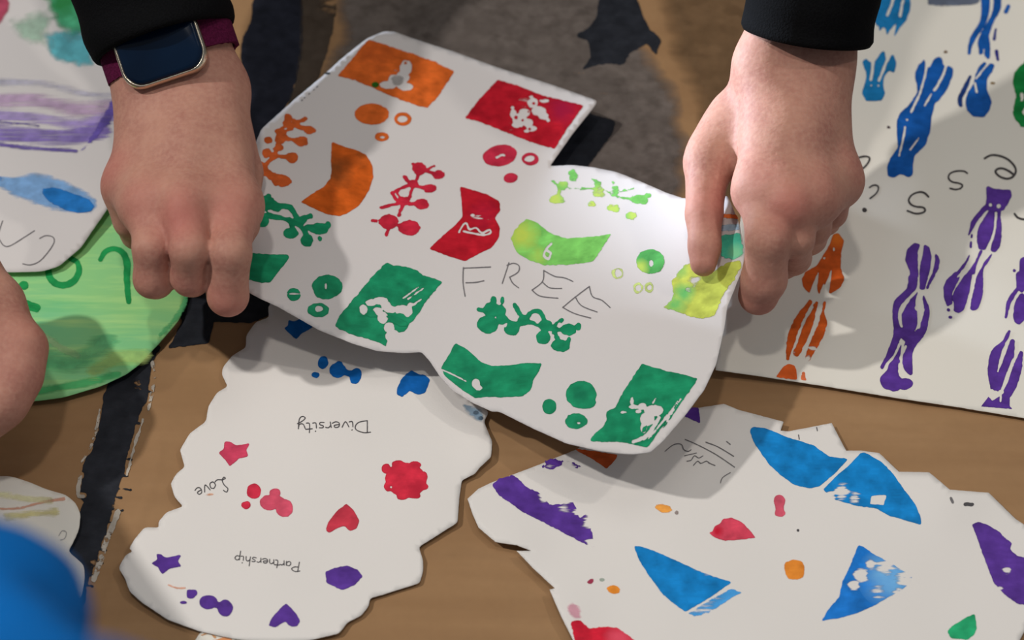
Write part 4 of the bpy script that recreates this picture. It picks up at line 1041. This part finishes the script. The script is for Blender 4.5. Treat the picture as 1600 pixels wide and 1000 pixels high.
    mark(r, 'leafy_print', F_('J', [(440, 130, 32, 40), (345, 272, 52, 32), (380, 190, 40, 30), (590, 238, 50, 24), (550, 300, 26, 22), (680, 325, 38, 26), (790, 368, 40, 26), (830, 275, 62, 34), (885, 250, 24, 20), (690, 220, 26, 40), (580, 180, 26, 30)]) +
         S_('J', [[(305, 160), (400, 200), (480, 210), (600, 210), (690, 250), (780, 270)], [(545, 140), (590, 195)], [(670, 165), (695, 230)], [(720, 230), (800, 205)], [(360, 220), (350, 270)]], 2.6), F_('J', [(760, 240, 16, 12)]), lg, rough=1.6, rsc=5, soft=2.5, k=2,
         tint=[(868, 312, 16, 1), (880, 283, 10, .6), (958, 326, 14, .9), (990, 336, 12, .9), (935, 304, 14, .8), (925, 320, 10, 1)], dry=[(930, 300, 60, .38)])
    mark(r, 'painted_arrow', [poly(cx('J', [(160, 383), (230, 410), (320, 480), (400, 500), (520, 495), (672, 474), (650, 510), (600, 590), (555, 648), (420, 665), (270, 668), (180, 640), (110, 600), (62, 505), (100, 440)]), 2)],
         [stroke(cx('J', [(285, 560), (265, 600), (290, 625), (305, 590), (280, 570), (310, 535)]), 1.2)], paint((118, 182, 84), (176, 186, 72), rot=.2, aniso=.15, scale=300, rim=.15, contrast=2.2), soft=1.6, tint=[(815, 368, 24, .9), (840, 400, 14, .5)], rough=.8)
    mark(r, 'painted_dot', F_('J', [(900, 642, 88, 76)]), F_('J', [(905, 652, 10, 16)]), paint((84, 160, 80), (176, 190, 80), rot=.5, rim=.35, contrast=2), tint=[(1000, 418, 12, .9)], soft=1.5, rough=.6)
    yl = paint((186, 194, 110), rim=.1, contrast=1.6)
    mark(r, 'painted_ring', F_('J', [(705, 712, 40, 38)]), F_('J', [(708, 712, 15, 16)]), yl, soft=3, rough=1)
    mark(r, 'painted_ring', F_('J', [(825, 800, 34, 36)]), F_('J', [(828, 800, 12, 14)]), yl, soft=3, rough=1)
    mark(r, 'painted_ring', F_('J', [(892, 795, 30, 36)]), F_('J', [(892, 795, 10, 12)]), yl, soft=3, rough=1)
    mark(r, 'painted_block', [poly(cx('J', [(1090, 665), (1140, 640), (1200, 720), (1290, 690), (1350, 640), (1440, 630), (1450, 660), (1400, 760), (1330, 860), (1285, 975), (1200, 988), (1090, 960), (962, 915), (1030, 860), (1020, 760)]), 2)],
         [], paint((182, 184, 74), (96, 168, 88), rot=1.1, aniso=.12, scale=330, rim=0, contrast=1.8), soft=4, tint=[(1068, 458, 16, 1), (1055, 474, 16, .9), (1066, 425, 12, .5)], dry=[(1085, 440, 12, .75), (1075, 452, 8, .6)], rough=1.2)
    mark(r, 'smear', [poly(cx('J', [(1310, 480), (1440, 460), (1465, 600), (1400, 640), (1310, 620)]), 2)], [], paint((70, 176, 140), (130, 196, 140), rot=.8, rim=0, contrast=1.5), soft=5, tint=[(1150, 395, 14, .8)])
    mark(r, 'smear', [poly(cx('J', [(1310, 350), (1420, 360), (1430, 395), (1310, 385)]), 2)], [], paint((222, 110, 50), (220, 200, 90), rot=.4, rim=0, contrast=1.6), soft=3, tint=[(1140, 326, 7, .9)])
    mark(r, 'smear', [poly(cx('J', [(1310, 420), (1430, 410), (1440, 460), (1310, 470)]), 2)], [], paint((170, 196, 226), rot=.4, rim=0, contrast=1.2, op=.7), soft=4)
    # centre green leaf print
    mark(r, 'leafy_print', [disc(768, 484, 13, 12), disc(762, 507, 17, 14), disc(782, 486, 8, 9), disc(800, 514, 12, 10), disc(849, 527, 11.5, 11), disc(876, 540, 15, 9.5), disc(888, 515, 12, 9), disc(903, 510, 5, 6), disc(771, 470, 5, 7), disc(785, 470, 3, 6), disc(852, 508, 11, 9), disc(784, 499, 9, 8), disc(818, 500, 9, 8)] +
         [stroke(l, 3.4) for l in ([(748, 483), (762, 488)], [(770, 486), (800, 505), (830, 504), (850, 512), (876, 515), (893, 512)], [(804, 476), (812, 490), (820, 500)], [(822, 498), (832, 487), (844, 488), (852, 503)], [(850, 512), (848, 528)], [(862, 512), (878, 500)], [(866, 520), (876, 538)], [(886, 536), (889, 530)])],
         [disc(841, 499, 4, 6, .4), disc(874, 508, 3.4, 4.6), disc(790, 508, 1.6, 3), disc(864, 525, 2.2, 3.4)], gr, rough=.8, rsc=5, k=2)
    mark(r, 'painted_arrow', [poly(cx('G', [(1262, 213), (1330, 248), (1420, 330), (1480, 350), (1600, 345)]) + cx('K', [(130, 333), (255, 333), (240, 372), (205, 430), (190, 490), (140, 530), (0, 537)]) + cx('G', [(1480, 532), (1380, 540), (1300, 490), (1200, 410), (1178, 360), (1220, 290)]), 1)],
         [disc(*cx('G', [(1385, 455)])[0], 6.5, 7.5), disc(*cx('G', [(1400, 480)])[0], 6, 4), stroke(cx('G', [(1185, 372), (1250, 402), (1325, 440)]), 1.2)], gr, rough=.5, tint=[(735, 575, 30, .3)])
    mark(r, 'painted_dot', F_('K', [(488, 520, 90, 82), (520, 560, 54, 44)]), [], gr, rough=.7, tint=[(908, 615, 12, .7)])
    mark(r, 'painted_dot', F_('K', [(298, 592, 42, 46)]), [], gr, rough=.5)
    mark(r, 'painted_ring', F_('K', [(457, 677, 66, 46)]), F_('K', [(470, 688, 14, 7)]), gr, rough=.8)
    ks = F_('K', [(790, 560, 12, 26), (800, 592, 30, 14), (850, 590, 26, 22), (830, 620, 20, 10), (920, 615, 60, 34), (880, 665, 44, 40), (860, 715, 20, 34), (740, 625, 20, 8)]) + S_('K', [[(1062, 560), (960, 700), (880, 790)], [(1040, 610), (940, 720), (850, 800)], [(1000, 640), (900, 770)], [(930, 540), (900, 600)], [(1080, 545), (990, 690), (930, 770)]], 1.0) + S_('K', [[(950, 660), (880, 760), (800, 800)]], 3.0)
    mark(r, 'painted_block', [poly(cx('K', [(850, 333), (880, 345), (1010, 382), (1090, 400), (1183, 424), (1140, 490), (1080, 570), (1010, 680), (940, 760), (880, 838), (790, 815), (700, 800), (620, 803), (540, 795), (560, 760), (620, 710), (640, 665), (635, 620), (690, 598), (740, 500), (800, 410)]), 1)], ks, gr, rough=.7, rsc=4, tint=[(960, 655, 30, .35)])
    mark(r, 'paint_fleck', [poly(cx('K', [(856, 715), (880, 700), (872, 735), (845, 750)]), 0)], [], gr, lift=.0003)
    return r


MAIN = build_main_sheet()
#PEOPLE


# ------------------------------------------------------------------ flesh: distance field -> surface nets
def rc(q, a, b, ra, rb):
    """tapered capsule"""
    ab = b - a
    t = np.clip(((q - a) @ ab) / max(float(ab @ ab), 1e-12), 0, 1)
    return np.linalg.norm(q - (a + t[:, None] * ab), axis=1) - (ra + (rb - ra) * t)


def surface_nets(f, mn, mx, h):
    n = np.ceil((mx - mn) / h).astype(int) + 1
    ax = [mn[i] + h * np.arange(n[i]) for i in range(3)]
    g = np.stack(np.meshgrid(*ax, indexing='ij'), -1).reshape(-1, 3)
    D = np.concatenate([f(c) for c in np.array_split(g, max(1, len(g) // 150000))]).reshape(n)
    s = D < 0
    acc = np.zeros(tuple(n - 1) + (3,)); cnt = np.zeros(tuple(n - 1))
    base = np.stack(np.meshgrid(*[np.arange(k - 1) for k in n], indexing='ij'), -1).astype(float)
    corners = [(i, j, k) for i in (0, 1) for j in (0, 1) for k in (0, 1)]

    def sl(c): return tuple(slice(c[i], n[i] - 1 + c[i]) for i in range(3))
    for a in corners:
        for d in range(3):
            if a[d] == 0:
                b = list(a); b[d] = 1
                Da, Db = D[sl(a)], D[sl(b)]
                m = (Da < 0) != (Db < 0)
                t = np.where(m, Da / np.where(m, Da - Db, 1), 0)
                p = base + np.array(a)
                p = p.copy(); p[..., d] += t
                acc += p * m[..., None]; cnt += m
    act = cnt > 0
    idx = -np.ones(act.shape, int)
    idx[act] = np.arange(act.sum())
    V = mn + h * acc[act] / cnt[act][:, None]
    F = []
    for d in range(3):
        e, g2 = (d + 1) % 3, (d + 2) % 3
        lo = [slice(None)] * 3; hi = [slice(None)] * 3
        lo[d] = slice(0, n[d] - 1); hi[d] = slice(1, n[d])
        cr = s[tuple(lo)] != s[tuple(hi)]
        fl = s[tuple(lo)]
        I = np.argwhere(cr)
        I = I[(I[:, e] > 0) & (I[:, g2] > 0) & (I[:, e] < n[e] - 1) & (I[:, g2] < n[g2] - 1)]
        if len(I) == 0: continue
        sg = fl[tuple(I.T)]

        def at(de, dg):
            J = I.copy(); J[:, e] -= de; J[:, g2] -= dg
            return idx[tuple(J.T)]
        q4 = np.stack([at(1, 1), at(0, 1), at(0, 0), at(1, 0)], 1)
        q4[~sg] = q4[~sg][:, ::-1]
        F.append(q4)
    return V, np.vstack(F)


def skin_mat():
    m, nt, b = new_mat('skin')
    a_r = N(nt, 'ShaderNodeAttribute', attribute_name='flush').outputs['Fac']
    n1 = noise(nt, 55, 4); n2 = noise(nt, 420, 3); n3 = noise(nt, 160, 3, 0.0, (.35, 1, 1))
    c = mix(nt, mth(nt, 'MULTIPLY_ADD', n1, 2.6, -.8, clamp=True), (0.475, 0.240, 0.170), (0.37, 0.160, 0.120))
    c = mix(nt, mth(nt, 'MULTIPLY_ADD', n2, 1.6, -.55, clamp=True), c, (0.52, 0.28, 0.205))
    c = mix(nt, mth(nt, 'MULTIPLY', a_r, .75), c, (0.47, 0.150, 0.120))
    nt.links.new(c, b.inputs['Base Color'])
    b.inputs['Roughness'].default_value = 0.62
    b.inputs['Specular IOR Level'].default_value = 0.22
    b.inputs['Subsurface Weight'].default_value = 0.12
    b.inputs['Subsurface Radius'].default_value = (1.0, .35, .2)
    b.inputs['Subsurface Scale'].default_value = 0.004
    h = mth(nt, 'ADD', mth(nt, 'MULTIPLY', n3, 1.0), mth(nt, 'MULTIPLY', n2, .5))
    bump(nt, b, h, 0.36, 0.0010)
    return m


SKIN = skin_mat()


def JP(px, py, z, rpx=None):
    p = P(px, py, z)
    return p if rpx is None else (p, rpx * mpp(px, py, z))


def build_hand(name, parent, palm, fingers, extra, flush, creases=(), h=0.0016, kp=.016, kf=.009, kt=.010, label=None, bumps=()):
    """palm: list of (jointA, jointB) each (pt,r); fingers: list of lists of joints; extra: other cones blended in"""
    prims = [j for ab in palm + extra for j in ab] + [j for fg in fingers for j in fg]
    pts = np.array([p for p, r in prims]); rs = np.array([r for p, r in prims])
    mn = (pts - rs[:, None]).min(0) - .014; mx = (pts + rs[:, None]).max(0) + .014

    def f(q):
        d = None
        for (a, b) in palm + extra:
            x = rc(q, a[0], b[0], a[1], b[1])
            d = x if d is None else smin(d, x, kp)
        for (c, r, amt, sg) in bumps:
            d = d - amt * np.exp(-((q - c) ** 2).sum(1) / (r * r))
        tot = d
        for n_, fg in enumerate(fingers):
            e = None
            for a, b in zip(fg[:-1], fg[1:]):
                x = rc(q, a[0], b[0], a[1], b[1])
                e = x if e is None else smin(e, x, .003)
            tot = smin(tot, smin(d, e, kt if n_ == 4 else kf), .0012)
        for (a, b, r, depth) in creases:
            x = rc(q, a, b, 0, 0)
            tot = tot + depth * np.exp(-(x / r) ** 2)
        return tot
    V, F = surface_nets(f, mn, mx, h)
    # one light smoothing pass
    fl = np.zeros(len(V))
    for (c, r, s) in flush:
        fl = np.maximum(fl, s * np.exp(-((V - c) ** 2).sum(1) / (r * r)))
    o = mesh_obj(name, V, F, SKIN, parent, True, dict(flush=fl), label)
    md = o.modifiers.new('smooth', 'SMOOTH'); md.factor = .5; md.iterations = 3
    return o


# ---- person leaning in from the top -------------------------------------
def cloth_mat(name, col, sc=900, var=.5, rough=.9):
    m, nt, b = new_mat(name)
    n1 = noise(nt, sc, 2); n2 = noise(nt, 30, 3)
    c = mix(nt, n1, tuple(x * (1 - var) for x in col), tuple(min(1, x * (1 + var)) for x in col))
    nt.links.new(c, b.inputs['Base Color'])
    b.inputs['Roughness'].default_value = rough
    b.inputs['Specular IOR Level'].default_value = .06
    b.inputs['Sheen Weight'].default_value = .0
    bump(nt, b, n1, .5, .0008)
    return m


BLACK = cloth_mat('black_knit', (0.0045, 0.0045, 0.005))


def tube(name, path, radii, mat, parent, n=48, inner=.0035, ribs=0, ribh=0.0, fold=0.0, label=None, squash=None, seed=1, h0=0):
    """lofted cloth tube; open at the cuff (first ring) with an inner wall"""
    path = [np.array(p, float) for p in path]
    P3 = catmull(np.array([tuple(p) + (r,) for p, r in zip(path, radii)]), False, 8)
    ctr, rad = P3[:, :3], P3[:, 3]
    T = np.gradient(ctr, axis=0); T /= np.linalg.norm(T, axis=1)[:, None]
    side = np.cross(T[0], np.array([0, 0, 1.0])); side /= np.linalg.norm(side)
    V, F = [], []
    rr = np.random.default_rng(seed)
    ph = rr.random(8) * 6.28
    def ring(i, dr):
        nonlocal side
        t = T[i]
        side = side - t * (side @ t); side /= np.linalg.norm(side)
        up = np.cross(side, t)
        s = i / len(ctr)
        for k in range(n):
            a = 2 * math.pi * k / n
            r = rad[i] + dr
            if ribs: r += ribh * math.cos(ribs * a) * max(0, 1 - s * 5)
            r += fold * (math.sin(2 * a + ph[0] + 14 * s) * .5 + math.sin(3 * a + ph[1] - 22 * s) * .35 + math.sin(ph[2] + 38 * s + math.sin(a)) * .4) * min(1, s * 8)
            ex = squash if squash else 1.0
            V.append(ctr[i] + side * math.cos(a) * r + up * math.sin(a) * r * ex)
    m = len(ctr)
    for i in (3, 0): ring(i, -inner)
    for i in range(m): ring(i, 0.0 if i else -inner * .3)
    tot = m + 2
    for i in range(tot - 1):
        for k in range(n):
            a = i * n + k; b = i * n + (k + 1) % n
            F.append((a, b, b + n, a + n))
    V.append(ctr[-1]); c = len(V) - 1
    for k in range(n): F.append(((tot - 1) * n + k, (tot - 1) * n + (k + 1) % n, c))
    return mesh_obj(name, V, F, mat, parent, True, None, label)


X3 = np.array([1.0, 0, 0])
DL = -.32 * X3 + .947 * UPV                       # direction of the forearm wearing the watch
DR = np.array([.12, math.cos(math.radians(58)), math.sin(math.radians(58))])
SL0 = P(258, 66, .105)
SR0 = P(1260, 57, .118)


def build_person_top():
    root = empty('person', (0.0, 0.55, 0.0), 'person in black long sleeved jumper leaning in from the top, lifting the stamped sheet', 'person')
    # left of picture: hand with the watch
    m1 = mpp(258, 66, .105)
    acl = .947 * X3 + .32 * UPV
    off = lambda c, v, px: c + v * px * m1
    wl = JP(244, 150, .086, 49); wr = JP(328, 142, .086, 47)
    al = (off(SL0, acl, -40), 50 * m1); ar = (off(SL0, acl, 40), 50 * m1)
    al2 = (off(SL0 + DL * .07, acl, -42), 54 * m1); ar2 = (off(SL0 + DL * .07, acl, 42), 54 * m1)
    mI = JP(367, 322, .080, 34); mM = JP(291, 328, .087, 33); mR = JP(232, 318, .081, 32); mP = JP(203, 292, .070, 32)
    palm = [(al2, al), (ar2, ar), (al, wl), (ar, wr), (wl, wr), (wr, mI), (JP(300, 150, .088, 44), mM), (JP(275, 150, .086, 44), mR), (wl, mP),
            (JP(345, 230, .070, 46), JP(357, 310, .064, 38)), (JP(240, 220, .068, 44), JP(225, 285, .062, 34)), (mI, mM), (mM, mR), (mR, mP)]
    fI = [mI, JP(360, 396, .084, 32), JP(356, 462, .063, 31.5), JP(364, 452, .034, 26)]
    fM = [mM, JP(296, 390, .087, 30.5), JP(297, 434, .070, 28.5), JP(300, 436, .044, 27), JP(318, 420, .034, 24)]
    fR = [mR, JP(238, 388, .081, 30), JP(239, 436, .066, 29.5), JP(243, 438, .044, 28), JP(262, 418, .034, 24)]
    fP = [mP, JP(204, 345, .056, 26), JP(213, 366, .044, 23), JP(222, 364, .034, 22), JP(244, 362, .032, 20)]
    th = [JP(352, 190, .062, 40), JP(376, 270, .050, 34), JP(376, 360, .040, 29), JP(370, 420, .036, 24)]
    U = np.array([0, -.004, .011])
    fl = [(mI[0] + U + [0, -.008, 0], .016, .7), (mM[0] + U + [0, -.010, 0], .015, 1.0), (mR[0] + U + [0, -.006, 0], .014, .6), (mP[0] + [-.006, 0, .008], .014, .8), (fI[2][0] + [0, -.006, 0], .013, .8)] + [(f_[2][0], .012, .5) for f_ in (fM, fR)]
    bm = [(m_[0] + np.array([0, -.009, .010]), .0085, .0018, 1) for m_ in (mI, mM, mR)] + [(mP[0] + np.array([0, -.004, .010]), .008, .0016, 1)] + \
        [((m_[0] * .45 + JP(290, 150, .095) * .55) + np.array([0, 0, .014]), .014, .0008, 1) for m_ in (mI, mM, mR)]
    # soft hollows between the knuckles
    for a, b_ in ((mI, mM), (mM, mR), (mR, mP)):
        c = (a[0] + b_[0]) * .5 + np.array([0, -.010, .011])
        bm.append((c, .0075, -.0020, 1))
    build_hand('hand', root, palm, [fI, fM, fR, fP, th], [], fl, (), bumps=bm, kf=.009, kp=.013, label='right hand with the watch, knuckles up and fingers curled under')
    # right of picture
    m2 = mpp(1259, 50, .12)
    offr = lambda c, px, p2=0: c + (X3 * .99 - UPV * .13) * px * m2 + np.array([0, -math.sin(math.radians(53)), math.cos(math.radians(53))]) * p2
    F0 = SR0 + np.array([-.003, -.004, -.006])
    a1l = (offr(F0, -33), 45 * m2); a1r = (offr(F0, 30), 46 * m2)
    a2l = (offr(F0 + DR * .07, -36), 52 * m2); a2r = (offr(F0 + DR * .07, 36), 52 * m2)
    w1l = JP(1203, 108, .106, 42); w1r = JP(1269, 118, .101, 44)
    nI = JP(1189, 298, .088, 35); nM = JP(1230, 318, .090, 33); nR = JP(1268, 308, .085, 32); nP = JP(1306, 283, .076, 33)
    palm2 = [(a2l, a1l), (a2r, a1r), (a1l, w1l), (a1r, w1r), (w1l, w1r), (w1l, nI), (JP(1235, 130, .103, 44), nM), (JP(1255, 130, .102, 44), nR), (w1r, nP), (nI, nM), (nM, nR), (nR, nP),
             (JP(1170, 172, .084, 40), JP(1113, 236, .076, 34)), (JP(1196, 200, .080, 36), JP(1192, 272, .074, 26)), (JP(1270, 200, .080, 40), JP(1280, 270, .066, 34)), (JP(1150, 205, .080, 30), JP(1160, 235, .080, 22))]
    gI = [nI, JP(1200, 375, .084, 34), JP(1194, 436, .062, 35), JP(1185, 461, .050, 32)]
    gM = [nM, JP(1243, 372, .078, 29), JP(1240, 402, .050, 27), JP(1224, 415, .038, 23)]
    gR = [nR, JP(1272, 356, .064, 26), JP(1266, 372, .046, 25), JP(1248, 388, .036, 21)]
    gP = [nP, JP(1299, 332, .054, 24), JP(1290, 345, .040, 22), JP(1272, 360, .034, 19)]
    gT = [JP(1145, 182, .082, 35), JP(1105, 258, .076, 35), JP(1100, 335, .071, 28.5), JP(1101, 385, .067, 25), JP(1099, 411, .064, 21.5)]
    fl2 = [(nI[0] + [0, -.008, .01], .013, .4), (nM[0] + [.0, -.010, .01], .013, .9), (nR[0] + [0, -.006, .01], .013, .5), (nP[0] + [.004, 0, .006], .013, .5), (gT[2][0] + [.004, 0, .004], .014, .7), (gI[2][0], .014, .5), (gI[3][0], .014, .7), (gT[4][0], .012, .5)]
    bm2 = [(m_[0] + np.array([0, -.007, .010]), .0085, .0012, 1) for m_ in (nI, nM, nR)] + [(nP[0] + np.array([0, -.003, .010]), .008, .0014, 1)] + \
        [((m_[0] * .5 + JP(1250, 140, .105) * .5) + np.array([0, 0, .014]), .013, .0009, 1) for m_ in (nI, nM, nR)]
    for a, b_ in ((nI, nM), (nM, nR), (nR, nP)):
        bm2.append(((a[0] + b_[0]) * .5 + np.array([0, -.009, .010]), .007, -.0014, 1))
    build_hand('hand', root, palm2, [gI, gM, gR, gP, gT], [], fl2, (), bumps=bm2, kf=.005, kp=.013, label='left hand pinching the sheet between thumb and forefinger')
    # jumper: sleeves, shoulders and body above the frame
    tube('sleeve', [SL0, SL0 + DL * .03, SL0 + DL * .09, SL0 + DL * .17, (-.24, .38, .40), (-.17, .46, .66)], [114 * m1, 116 * m1, .043, .047, .054, .075], BLACK, root, ribs=44, ribh=.0004, fold=.0022, label='black sleeve pushed against the watch', seed=3)
    tube('sleeve', [SR0, SR0 + DR * .03, SR0 + DR * .08, SR0 + DR * .17, (.26, .36, .42), (.17, .46, .66)], [102 * m2, 104 * m2, .039, .044, .054, .075], BLACK, root, ribs=44, ribh=.0005, fold=.0016, label='black sleeve on the bare right wrist', seed=8)
    tube('jumper_body', [(0, .86, .02), (0, .80, .2), (0, .68, .42), (0, .52, .62), (0, .44, .70), (0, .38, .76)], [.17, .165, .18, .18, .13, .06], BLACK, root, n=40, fold=.006, squash=.75, label='black jumper body')
    return root


build_person_top()


def build_watch():
    m1 = mpp(258, 66, .115)
    al = DL / np.linalg.norm(DL)
    ac = .947 * X3 + .32 * UPV; ac /= np.linalg.norm(ac)
    nn = np.cross(ac, al); nn /= np.linalg.norm(nn)
    wc = SL0 + ac * (-2 * m1) + al * (-2 * m1)
    root = empty('wristwatch', wc, 'smart wristwatch with dark square screen, pale gold case and purple strap, below a black sleeve', 'watch')
    th = .0185
    ctr = wc + nn * (.0195 + .0035)
    ctr = ctr + ac * (1 * m1) - al * (4 * m1)
    hw, hl = 68 * m1, 68 * m1

    def rr(w, l, rad, n=8):
        out = []
        for (sx, sy, a0_) in ((1, 1, 0), (-1, 1, 90), (-1, -1, 180), (1, -1, 270)):
            for k in range(n + 1):
                a = math.radians(a0_ + 90 * k / n)
                out.append((sx * (w - rad) + rad * math.cos(a), sy * (l - rad) + rad * math.sin(a)))
        return out
    cm, nt, b = new_mat('gold_metal')
    b.inputs['Base Color'].default_value = (0.62, 0.54, 0.42, 1); b.inputs['Metallic'].default_value = 1; b.inputs['Roughness'].default_value = .25
    sm, nt, b2 = new_mat('dark_glass')
    nz = noise(nt, 30, 2)
    nt.links.new(mix(nt, nz, (0.002, 0.004, 0.010), (0.003, 0.016, 0.045)), b2.inputs['Base Color'])
    b2.inputs['Roughness'].default_value = .16
    b2.inputs['Specular IOR Level'].default_value = .2
    prof = [(0.90, -.0060), (.985, -.0048), (1.01, -.001), (1.0, .0022), (.965, .0036), (.935, .0038), (.93, .0033)]

    def loft(pr, rad, name, mat):
        V, F = [], []
        n = len(rr(1, 1, .3))
        for s_, z in pr:
            for (x, y) in rr(hw * s_, hl * s_, hw * rad * s_):
                V.append(ctr + ac * x + al * y + nn * z)
        for i in range(len(pr) - 1):
            for k in range(n):
                F.append((i * n + k, i * n + (k + 1) % n, (i + 1) * n + (k + 1) % n, (i + 1) * n + k))
        F.append(tuple(reversed(range(n))))
        F.append(tuple(range((len(pr) - 1) * n, len(pr) * n)))
        return mesh_obj(name, V, F, mat, root)
    loft(prof, .46, 'case', cm)
    loft([(.93, .0030), (.93, .0037), (.905, .0046), (.83, .0052)], .46, 'screen', sm)
    V, F = [], []
    for i, x in enumerate((0.98, 1.05)):
        for k in range(16):
            a = 2 * math.pi * k / 16
            V.append(ctr + ac * hw * x + al * (hl * .30 + .0028 * math.cos(a)) + nn * (.0026 * math.sin(a) - .001))
    for k in range(16): F.append((k, (k + 1) % 16, 16 + (k + 1) % 16, 16 + k))
    F.append(tuple(range(16, 32)))
    mesh_obj('crown', V, F, cm, root)
    # strap: knitted band that hugs the wrist
    st = cloth_mat('purple_strap', (0.085, 0.008, 0.036), 900, .7)
    V, F = [], []
    m = 96
    Rx = 108 * m1; Rz = .0225
    hwid = 37 * m1
    rr_ = np.random.default_rng(4)
    for k in range(m):
        a = 2 * math.pi * k / m
        j = (rr_.random(2) - .5) * .0007
        for (w_, t) in ((-hwid + j[0], 0), (hwid + j[1], 0), (hwid + j[1], -.0022), (-hwid + j[0], -.0022)):
            ca, sa = math.cos(a), math.sin(a)
            ex = 2.4
            x = (Rx + t) * np.sign(ca) * abs(ca) ** (2 / ex); z = (Rz + t) * np.sign(sa) * abs(sa) ** (2 / ex)
            V.append(wc + ac * (x + 4 * m1) + nn * z + al * w_)
    for k in range(m):
        a, b_ = k * 4, ((k + 1) % m) * 4
        for j in range(4):
            F.append((a + j, b_ + j, b_ + (j + 1) % 4, a + (j + 1) % 4))
    mesh_obj('strap', V, F, st, root, smooth=False)
    return root


build_watch()


# ---- person at the left edge, blue sleeve near the lens ------------------
def build_person_left():
    root = empty('person', (-.45, -.35, 0.0), 'person reaching in from the left edge, blurred bright blue sleeve and a bare hand', 'person')
    k0 = JP(34, 543, .060, 26); k1 = JP(26, 588, .056, 26); k2 = JP(2, 628, .052, 27); k3 = JP(-30, 656, .048, 26)
    wr = JP(-120, 430, .075, 70)
    fa = JP(-340, 590, .105, 92)
    palm = [(fa, wr), (wr, k0), (wr, k1), (wr, k2), (wr, k3), (JP(-70, 450, .062, 50), JP(-20, 530, .055, 44)), (JP(-50, 400, .066, 36), JP(2, 470, .064, 26)), (JP(2, 470, .064, 26), k0), (k0, k1), (k1, k2), (k2, k3)]
    f1 = [k0, JP(20, 580, .040, 24), JP(0, 590, .026, 22), JP(-20, 580, .020, 19)]
    f2 = [k1, JP(8, 618, .038, 24), JP(-30, 648, .020, 22), JP(-50, 632, .018, 19)]
    f3 = [k2, JP(-30, 668, .030, 25), JP(-60, 670, .020, 21), JP(-78, 655, .018, 18)]
    f4 = [k3, JP(-65, 688, .028, 22), JP(-90, 685, .020, 19), JP(-105, 670, .018, 16)]
    ft = [JP(-50, 470, .050, 36), JP(-10, 500, .036, 28), JP(0, 540, .026, 23), JP(-15, 570, .018, 20)]
    build_hand('hand', root, palm, [f1, f2, f3, f4, ft], [], [(k0[0], .016, .6), (k1[0], .015, .5)], label='bare hand at the left edge', kp=.010)
    bl = cloth_mat('blue_cloth', (0.004, 0.125, 0.42), 500, .15, .75)
    e = P(-70, 1130, .40)
    tube('sleeve', [fa[0] + [0.0, .01, 0], P(-400, 860, .20), P(-230, 965, .32), P(-72, 955, .395), P(-20, 1130, .43), P(20, 1500, .46)],
         [.042, .044, 140 * mpp(-150, 900, .33), 165 * mpp(-70, 1010, .395), 170 * mpp(-30, 1160, .43), .06], bl, root, fold=.004, label='out of focus blue sleeve close to the camera', seed=5)
    return root


build_person_left()
